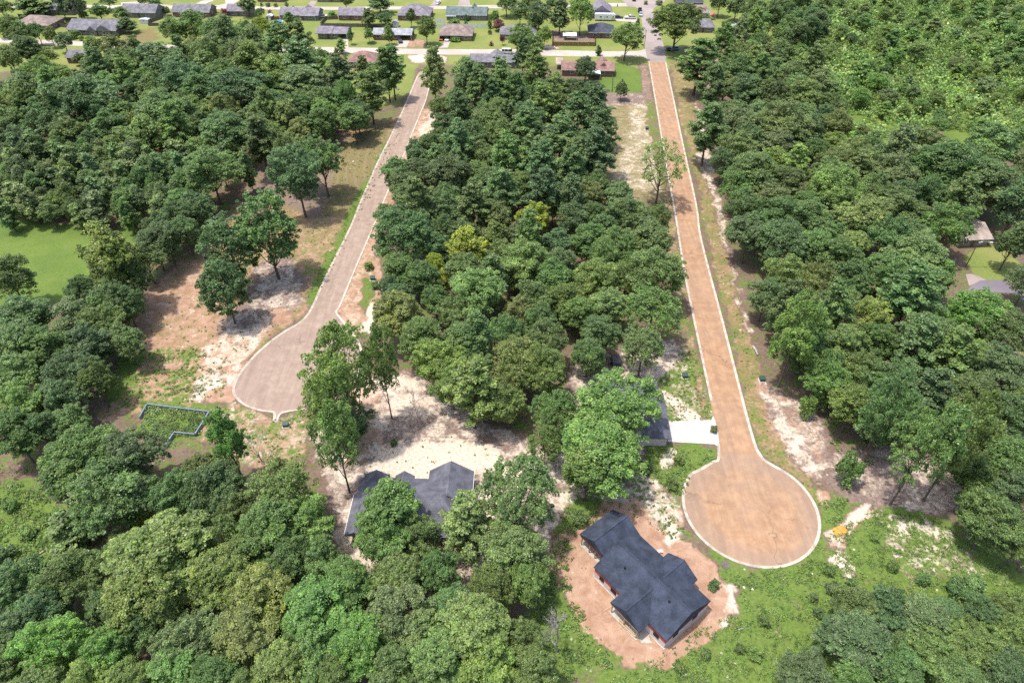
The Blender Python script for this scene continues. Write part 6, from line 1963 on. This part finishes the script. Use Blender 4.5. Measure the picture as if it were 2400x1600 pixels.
def street_lamp():
    p = W('R', 735, 955)
    root = empty('street_lamp', (p[0], p[1], 0), 0, 'street lamp with a curved arm over the right hand lawn', 'street lamp')
    MB().tube([(0, 0, -.2), (0, 0, 8.0)], [.15, .10], 9).build('pole', M['wood_grey'], root)
    MB().tube([(0, 0, 7.7), (1.0, -.1, 8.15), (2.3, -.2, 8.15), (2.9, -.25, 8.0)], .06, 7).build('arm', M['galv'], root)
    MB().extrude_profile([(2.8, 7.86), (3.6, 7.86), (3.55, 8.05), (2.85, 8.08)], -.42, -.08).build('lamp_head', M['fence_white'], root)


street_lamp()


# fallen pale sticks and logs
def log(label, crop, a, b, rad, name='fallen_log', mat='bark_dead'):
    p, q = W(crop, *a), W(crop, *b)
    d = Vector((q[0] - p[0], q[1] - p[1], 0))
    mb = MB().tube([(0, 0, rad), tuple(d * .5 + Vector((.1, .15, rad * 1.2))), (d.x, d.y, rad)], [rad, rad * .85, rad * .5], 7)
    mb.tube([tuple(d * .55 + Vector((0, 0, rad))), tuple(d * .75 + Vector((.5, .5, rad + .3)))], [rad * .4, rad * .15], 5)
    tag(mb.build(name, M[mat], loc=(p[0], p[1], 0)), label, 'log')


log('pale fallen log in the bottom left clearing', 'g', (255, 695), (318, 655), .16)
log('pale stick lying in the grass beside the clay pad', 'i', (370, 1205), (440, 1190), .07, 'fallen_branch')
log('grey fallen log at the edge of the right wood by the road', 'f', (480, 820), (515, 880), .32)
log('pale thin branch fallen beside the wood at the cleared lot', 'd', (625, 912), (710, 915), .08, 'fallen_branch')
log('dark fallen trunk below the feathery olive tree', 'g', (632, 530), (800, 640), .2, mat='bark')
log('heap of pale brush at the top of the middle wood by the right road', 'b', (1960, 1355), (2050, 1362), .2, 'brush_heap')
pv = W('i', 1085, 520)
mb = MB()
for k in range(9):
    a = k * .7
    mb.tube([(math.cos(a) * .2, math.sin(a) * .2, .0), (math.cos(a) * 1.0, math.sin(a) * 1.2, .02)], [.3, .02], 6)
rr = np.random.default_rng(4)
vs = [(0, 0, .42)]
ring = []
for k in range(14):
    a = 2 * PI * k / 14
    q = 1.25 + .45 * math.sin(a * 2 + 1) + rr.uniform(-.15, .15)
    vs.append((math.cos(a) * q * .55, math.sin(a) * q * .62, .28 + rr.uniform(-.06, .06)))
for k in range(14):
    a = 2 * PI * k / 14
    q = 1.9 + .6 * math.sin(a * 2 + 1) + rr.uniform(-.15, .15)
    vs.append((math.cos(a) * q * .62, math.sin(a) * q * .7, -.02))
fs = [(0, 1 + k, 1 + (k + 1) % 14) for k in range(14)] + [(1 + k, 15 + k, 15 + (k + 1) % 14, 1 + (k + 1) % 14) for k in range(14)]
M['ochre'] = plain('ochre_fill', (.55, .27, .06), .95, var=.35, scale=2.0)
o = MB().add(vs, fs).build('dirt_pile', M['ochre'], loc=(pv[0], pv[1], 0), smooth=True)
tag(o, 'small heap of ochre dirt beside the right cul-de-sac', 'dirt pile')
# ---------------------------------------------------------------- which trees the picture shows, and their labels
def survey(nx=480, ny=320):
    """paint every crown, far to near, as its ellipse on a coarse grid; what is left of each is what the photo shows"""
    grid = np.full((ny, nx), -1, int)
    sc_ = 2400 / nx
    jj, ii = np.mgrid[0:ny, 0:nx]
    order = sorted(range(len(TREES)), key=lambda i: -(TREES[i]['x'] ** 2 + TREES[i]['y'] ** 2))
    for i in order:
        t = TREES[i]
        zc = t['h'] * CZ[t['kind']]
        hz = t['h'] - zc
        cx, cy = proj(t['x'], t['y'], zc)
        dist = math.sqrt(t['x'] ** 2 + t['y'] ** 2 + (CAMH - zc) ** 2)
        sd = (CAMH - zc) / dist
        dep = t['y'] * math.cos(TH) + (CAMH - zc) * math.sin(TH)
        ra = t['w'] / 2 * FOC / dep * .92
        rb = math.hypot(t['w'] / 2 * sd, hz * math.sqrt(1 - sd * sd)) * FOC / dep * .92
        x0, x1, y0, y1 = [int(q) for q in ((cx - ra) / sc_, (cx + ra) / sc_ + 1, (cy - rb) / sc_, (cy + rb) / sc_ + 1)]
        x0, x1, y0, y1 = max(x0, 0), min(x1, nx), max(y0, 0), min(y1, ny)
        if x0 >= x1 or y0 >= y1: continue
        gx, gy = ii[y0:y1, x0:x1] * sc_ + sc_ / 2, jj[y0:y1, x0:x1] * sc_ + sc_ / 2
        m = ((gx - cx) / ra) ** 2 + ((gy - cy) / rb) ** 2 < 1
        grid[y0:y1, x0:x1][m] = i
    return grid, ii * sc_ + sc_ / 2, jj * sc_ + sc_ / 2


SEEN, SX, SY = survey()
keep = []
for i, t in enumerate(TREES):
    m = SEEN == i
    n = int(m.sum())
    if n < 5 and not (n and t['label']):
        for c in list(t['root'].children): bpy.data.objects.remove(c)
        bpy.data.objects.remove(t['root'])
        continue
    t['px'], t['py'] = float(SX[m].mean()) * .98, float(SY[m].mean()) * .98
    keep.append(t)
print('kept', len(keep), 'of', len(TREES))
TREES = keep

MARKS = [(30, 110, 'at the top left corner'), (90, 190, 'below the far left brown roof'), (25, 270, 'at the left edge above the young pines'), (150, 130, 'before the broad grey ranch house'), (190, 215, 'below the blue grey cottage'), (260, 150, 'right of the blue grey cottage'), (330, 180, 'left forest, above the big round oak'),
         (370, 250, 'around the big round oak, left forest'), (270, 270, 'left forest behind the young pines'), (140, 290, 'left forest above the pine stand'), (400, 90, 'below the dry yellow lawn'), (440, 150, 'left forest below the dry lawn'), (500, 90, 'below the small purple roof'), (480, 220, 'in the middle of the left forest'),
         (470, 300, 'left forest facing the pine stand'), (540, 150, 'left forest behind its tallest dark tree'), (560, 240, 'around the tallest dark tree, left forest'), (600, 90, 'below the round blue pool'), (650, 100, 'by the stepped carport roof'), (650, 180, 'left forest facing the near street'), (690, 130, 'left forest corner near the street'),
         (640, 260, 'left forest above the brown clearing'), (720, 230, 'left forest near the tall road pines'), (760, 180, 'by the sapling slope'), (790, 260, 'left forest end at the cleared lot'), (520, 330, 'left forest beside the brown clearing'), (60, 380, 'far left of the young pine stand'), (60, 460, 'above the green field, far left'), (180, 390, 'left half of the young pine stand'),
         (180, 470, 'above the green field, middle'), (300, 390, 'middle of the young pine stand'), (310, 470, 'above the green field, right end'), (420, 400, 'right half of the young pine stand'), (430, 470, 'at the cleared lot, pine stand end'), (510, 410, 'where the pine stand meets the lot'),
         (220, 670, 'below the green field'), (60, 720, 'left wood, top edge below the field'), (180, 740, 'left wood beside the clay track, top'), (40, 800, 'left wood, at the picture edge'), (150, 810, 'left wood facing the clay track'), (60, 880, 'left wood, lower picture edge'), (150, 900, 'left wood above the brown hollow'), (50, 980, 'left wood, lowest corner'),
         (40, 1340, 'below the bottom left clearing, at the edge'), (150, 1340, 'below the bottom left clearing'), (320, 1260, 'around the large light oak, bottom left'), (450, 1240, 'right of the large light oak'), (340, 1380, 'below the large light oak'), (60, 1470, 'bottom left corner'), (200, 1490, 'bottom edge near the left corner'), (330, 1500, 'bottom edge under the light oak'),
         (450, 1460, 'bottom wood, left of centre'), (500, 1330, 'bottom wood behind the olive oaks'), (590, 1400, 'among the olive oaks, bottom wood'), (600, 1520, 'bottom edge below the olive oaks'), (720, 1400, 'around the bright bottom oak'), (740, 1520, 'bottom edge below the bright oak'), (650, 1180, 'left of the slate roof'), (700, 1270, 'below the slate roof, left corner'),
         (830, 1320, 'below the slate roof'), (850, 1450, 'bottom wood below the slate roof'), (880, 1540, 'bottom edge below the slate roof'), (970, 1320, 'below the slate roof, right corner'), (1000, 1440, 'bottom wood right of the slate roof'), (1040, 1530, 'bottom edge, centre'), (1130, 1380, 'bottom wood near the grey dead shrub'), (1200, 1500, 'bottom edge left of the clay pad'), (1200, 1290, 'left of the clay pad'),
         (1030, 230, 'far middle wood beside the left road'), (1070, 165, 'far end of the middle wood, left'), (1150, 170, 'far middle wood below the street'), (1230, 130, 'over the long grey blue roof'), (1300, 170, 'left of the fenced lawn'), (1350, 230, 'below the fenced lawn'), (1130, 250, 'far middle wood, centre'), (1240, 250, 'far middle wood, right of centre'),
         (980, 340, 'middle wood tip at the left road'), (1080, 330, 'middle wood, far left part'), (1180, 320, 'middle wood, far centre'), (1280, 320, 'middle wood, far right part'), (1370, 340, 'middle wood at the dry lot'), (960, 420, 'middle wood edge over the left road'), (1050, 410, 'middle wood around its big dark oak'), (1160, 410, 'middle wood behind the yellow trees'),
         (1260, 420, 'middle wood, dark centre'), (1350, 440, 'middle wood below the dry lot'), (1440, 480, 'middle wood near the thin leaved tree'), (910, 520, 'middle wood bulge over the left road'), (1010, 500, 'middle wood left of the yellow trees'), (1130, 500, 'middle wood above the yellow trees'), (1230, 510, 'middle wood right of the yellow trees'), (1330, 530, 'middle wood, right of centre'),
         (1440, 560, 'middle wood facing the right road'), (1520, 540, 'middle wood hugging the right road'), (1040, 600, 'among the yellow trees'), (1180, 600, 'middle wood around the big rounded crown'), (1290, 620, 'middle wood, lower centre'), (1400, 640, 'middle wood, lower right'), (1500, 640, 'bright middle wood edge at the right road'), (910, 700, 'middle wood above the left cul-de-sac'),
         (1060, 690, 'middle wood behind the left cul-de-sac'), (1200, 710, 'middle wood, near centre'), (1330, 720, 'middle wood, near right part'), (1460, 740, 'middle wood corner above the hidden house'), (960, 790, 'middle wood near the slender trunks'), (1070, 820, 'middle wood above the sandy yard'), (1190, 810, 'middle wood front, centre'), (1170, 920, 'middle wood nose over the sandy yard'),
         (1270, 800, 'middle wood front, right'), (1400, 800, 'middle wood above the blue trailer'), (1480, 820, 'middle wood beside the electric box'), (1280, 960, 'left of the hidden house'), (1360, 1010, 'in front of the hidden house'),
         (1600, 120, 'below the huge spreading oak'), (1660, 150, 'at the brown strip by the far right road'), (1720, 60, 'top edge by the blue shed'), (1720, 180, 'right wood, far end'), (1800, 60, 'top edge left of the scrub'), (1800, 180, 'right wood beside the scrub'), (1650, 270, 'right wood pines by the road'), (1720, 300, 'right wood before the big grey oak'),
         (1810, 290, 'around the big grey oak, right wood'), (1880, 270, 'right wood edge behind the grey oak'), (1690, 380, 'right wood edge facing the road, far'), (1780, 420, 'right wood beside the little brown gap'), (1880, 390, 'right wood, right of the brown gap'), (1980, 360, 'right wood edge at the scrub'), (2060, 410, 'right wood, far middle'), (2160, 380, 'below the clearing in the scrub'),
         (2280, 350, 'right edge below the scrub'), (2300, 450, 'right edge above the tan roof'), (2180, 460, 'behind the tan roofed house'), (1700, 480, 'right wood edge facing the road'), (1790, 510, 'right wood, left part'), (1880, 500, 'right wood, centre far'), (1990, 490, 'right wood, centre'), (2080, 510, 'right wood left of the tan roof'), (1730, 570, 'right wood edge at the middle of the road'),
         (1820, 600, 'right wood, left of centre'), (1920, 600, 'right wood, mid centre'), (2030, 590, 'right wood, mid right'), (2120, 600, 'beside the street lamp'), (2140, 690, 'below the street lamp'), (1780, 680, 'right wood edge, nearer part'), (1870, 680, 'right wood behind the yellow green tree'), (1970, 680, 'right wood, near centre'), (2060, 700, 'right wood, near right'),
         (2250, 720, 'below the asphalt street'), (1850, 780, 'right wood beside the yellow green tree'), (1950, 790, 'right wood, nearer centre'), (2050, 790, 'right wood, dark pines'), (2160, 800, 'right wood, nearer right'), (2290, 830, 'right edge below the asphalt street'), (1910, 880, 'right wood over the sand verge'), (2010, 880, 'right wood, front centre'), (2120, 900, 'right wood, front right'),
         (2260, 930, 'right edge, front wood'), (1970, 970, 'right wood front over the sand'), (2080, 1000, 'right wood front over the brown clearing'), (2200, 1030, 'right wood front, right part'), (2310, 1060, 'right edge above the brown clearing'), (2290, 1190, 'right edge beside the weedy lot'), (1990, 1400, 'bottom right thicket, top left'), (2120, 1400, 'bottom right thicket, top'),
         (2270, 1400, 'bottom right thicket, right'), (1960, 1520, 'bottom right thicket, lower left'), (2100, 1510, 'bottom right thicket, lower middle'), (2250, 1510, 'bottom right thicket, lower right'), (1860, 1410, 'on the grass left of the thicket'), (1720, 1470, 'on the grass right of the clay pad'), (1600, 1520, 'on the grass below the clay pad'), (1960, 1310, 'on the weedy lot'),
         (1500, 1090, 'by the white driveway grass'), (1310, 1330, 'left edge of the clay pad'), (850, 630, 'on the red clay strip'), (60, 1230, 'in the bottom left clearing'),
         (1900, 60, 'scrub, top left part'), (2050, 40, 'scrub, top middle'), (2230, 40, 'scrub, top right'), (1900, 170, 'scrub, left side'), (2020, 140, 'scrub, upper centre'), (2150, 130, 'scrub, upper right of centre'), (2290, 130, 'scrub, right edge'), (1960, 260, 'scrub, lower left'), (2080, 230, 'scrub, lower centre'), (2200, 230, 'scrub, lower right of centre'), (2310, 240, 'scrub, lower right edge')]
NOUN = {'oak': 'oak', 'open_oak': 'loose crowned oak', 'hickory': 'oval hickory', 'low_oak': 'low branched oak', 'pine': 'pine', 'young_pine': 'young pine', 'sweetgum': 'pointed sweetgum', 'maple': 'maple', 'shrub': 'shrub', 'thin_tree': 'tree', 'dead': 'dead tree', 'dead_bush': 'dead shrub', 'cedar': 'cedar'}
GRP = {'oak_tree': 'oak trees of the woods', 'hardwood_tree': 'hickory trees of the woods', 'pine_tree': 'pines of the woods', 'young_pine': 'young pines', 'sweetgum_tree': 'sweetgums of the woods', 'maple_tree': 'yard maples', 'shrub': 'shrubs on open ground', 'cedar_tree': 'cone shaped evergreens',
       'dead_tree': 'dead trees', 'dead_shrub': 'dead shrubs', 'thin_leaved_tree': 'roadside trees'}
ORD = {1: 'second', 2: 'third', 3: 'fourth', 4: 'fifth'}


def ordinals(lst, n0=''):
    """(tree, phrase) pairs that tell look-alikes under one landmark apart"""
    n = len(lst)
    if n == 1: return [(lst[0], n0)]
    if n > 5:
        lst = sorted(lst, key=lambda t: t['py'])
        return ordinals(lst[:n // 2], 'farther ones, ') + ordinals(lst[n // 2:], 'nearer ones, ')
    key = 'px' if max(t['px'] for t in lst) - min(t['px'] for t in lst) >= (max(t['py'] for t in lst) - min(t['py'] for t in lst)) else 'py'
    lst = sorted(lst, key=lambda t: t[key])
    if key == 'px': names = ['leftmost'] + [ORD[i] + ' from left' for i in range(1, n - 1)] + ['rightmost']
    else: names = ['farthest'] + [ORD[i] + ' farthest' for i in range(1, n - 1)] + ['nearest']
    return [(t, n0 + m) for t, m in zip(lst, names)]


byk = {}
used = {t['label'] for t in TREES if t['label']}
for t in TREES:
    if t['label']: continue
    big = {'shrub': (2.2, 5)}.get(t['kind'], (7.2, 11.5))
    size = 'small ' if t['w'] < big[0] else 'large ' if t['w'] > big[1] else ''
    mk = min(MARKS, key=lambda m: (m[0] - t['px']) ** 2 + 1.6 * (m[1] - t['py']) ** 2)[2]
    byk.setdefault((size + TNAME[t['tone']] + ' ' + NOUN[t['kind']], mk), []).append(t)
for (desc, mk), lst in byk.items():
    for t, o in ordinals(lst):
        t['label'] = desc + ' ' + mk + (', ' + o if o else '')
for t in TREES:
    tag(t['root'], t['label'], CATS[t['name']], t['group'] or GRP[t['name']])
lens = [len(t['label'].split()) for t in TREES]
labs = [t['label'] for t in TREES]
print('labels', len(set(labs)), len(labs), 'longest', max(lens), {k: sum(t['name'] == k for t in TREES) for k in CATS})
# ---------------------------------------------------------------- camera, sun, sky
cam = bpy.data.cameras.new('camera')
cam.sensor_width = 36
cam.lens = 36 * FOC / 2400
cam.clip_start, cam.clip_end = 1, 9000
co = bpy.data.objects.new('camera', cam)
co.location = (0, 0, CAMH)
co.rotation_euler = (PI / 2 - TH, 0, 0)
COL.objects.link(co)
scene.camera = co

SH = (.29, .03)                       # ground shadow per metre of height
el = math.atan2(1, math.hypot(*SH))
d = Vector((SH[0], SH[1], -1)).normalized()
sun = bpy.data.lights.new('sun', 'SUN')
sun.energy = 2.55
sun.angle = math.radians(2.2)
sun.color = (1.0, .955, .89)
so = bpy.data.objects.new('sun', sun)
so.rotation_euler = d.to_track_quat('-Z', 'Y').to_euler()
so.location = (0, 0, 200)
COL.objects.link(so)
wd = bpy.data.worlds.new('World')
scene.world = wd
wd.use_nodes = True
wn = wd.node_tree
bg = wn.nodes['Background']
sky = wn.nodes.new('ShaderNodeTexSky')
sky.sky_type = 'NISHITA'
sky.sun_disc = False
sky.sun_elevation = el
sky.sun_rotation = math.atan2(-SH[0], -SH[1])
sky.air_density, sky.dust_density = 1.0, 3.0
wn.links.new(sky.outputs[0], bg.inputs[0])
bg.inputs[1].default_value = .15
vs_ = scene.view_settings
vs_.view_transform = 'Standard'
vs_.look = 'None'
vs_.exposure = .82
vs_.gamma = 1
scene.cycles.max_bounces = 7
scene.cycles.diffuse_bounces = 3
scene.cycles.transmission_bounces = 4
scene.cycles.use_denoising = False
scene.render.engine = 'CYCLES'
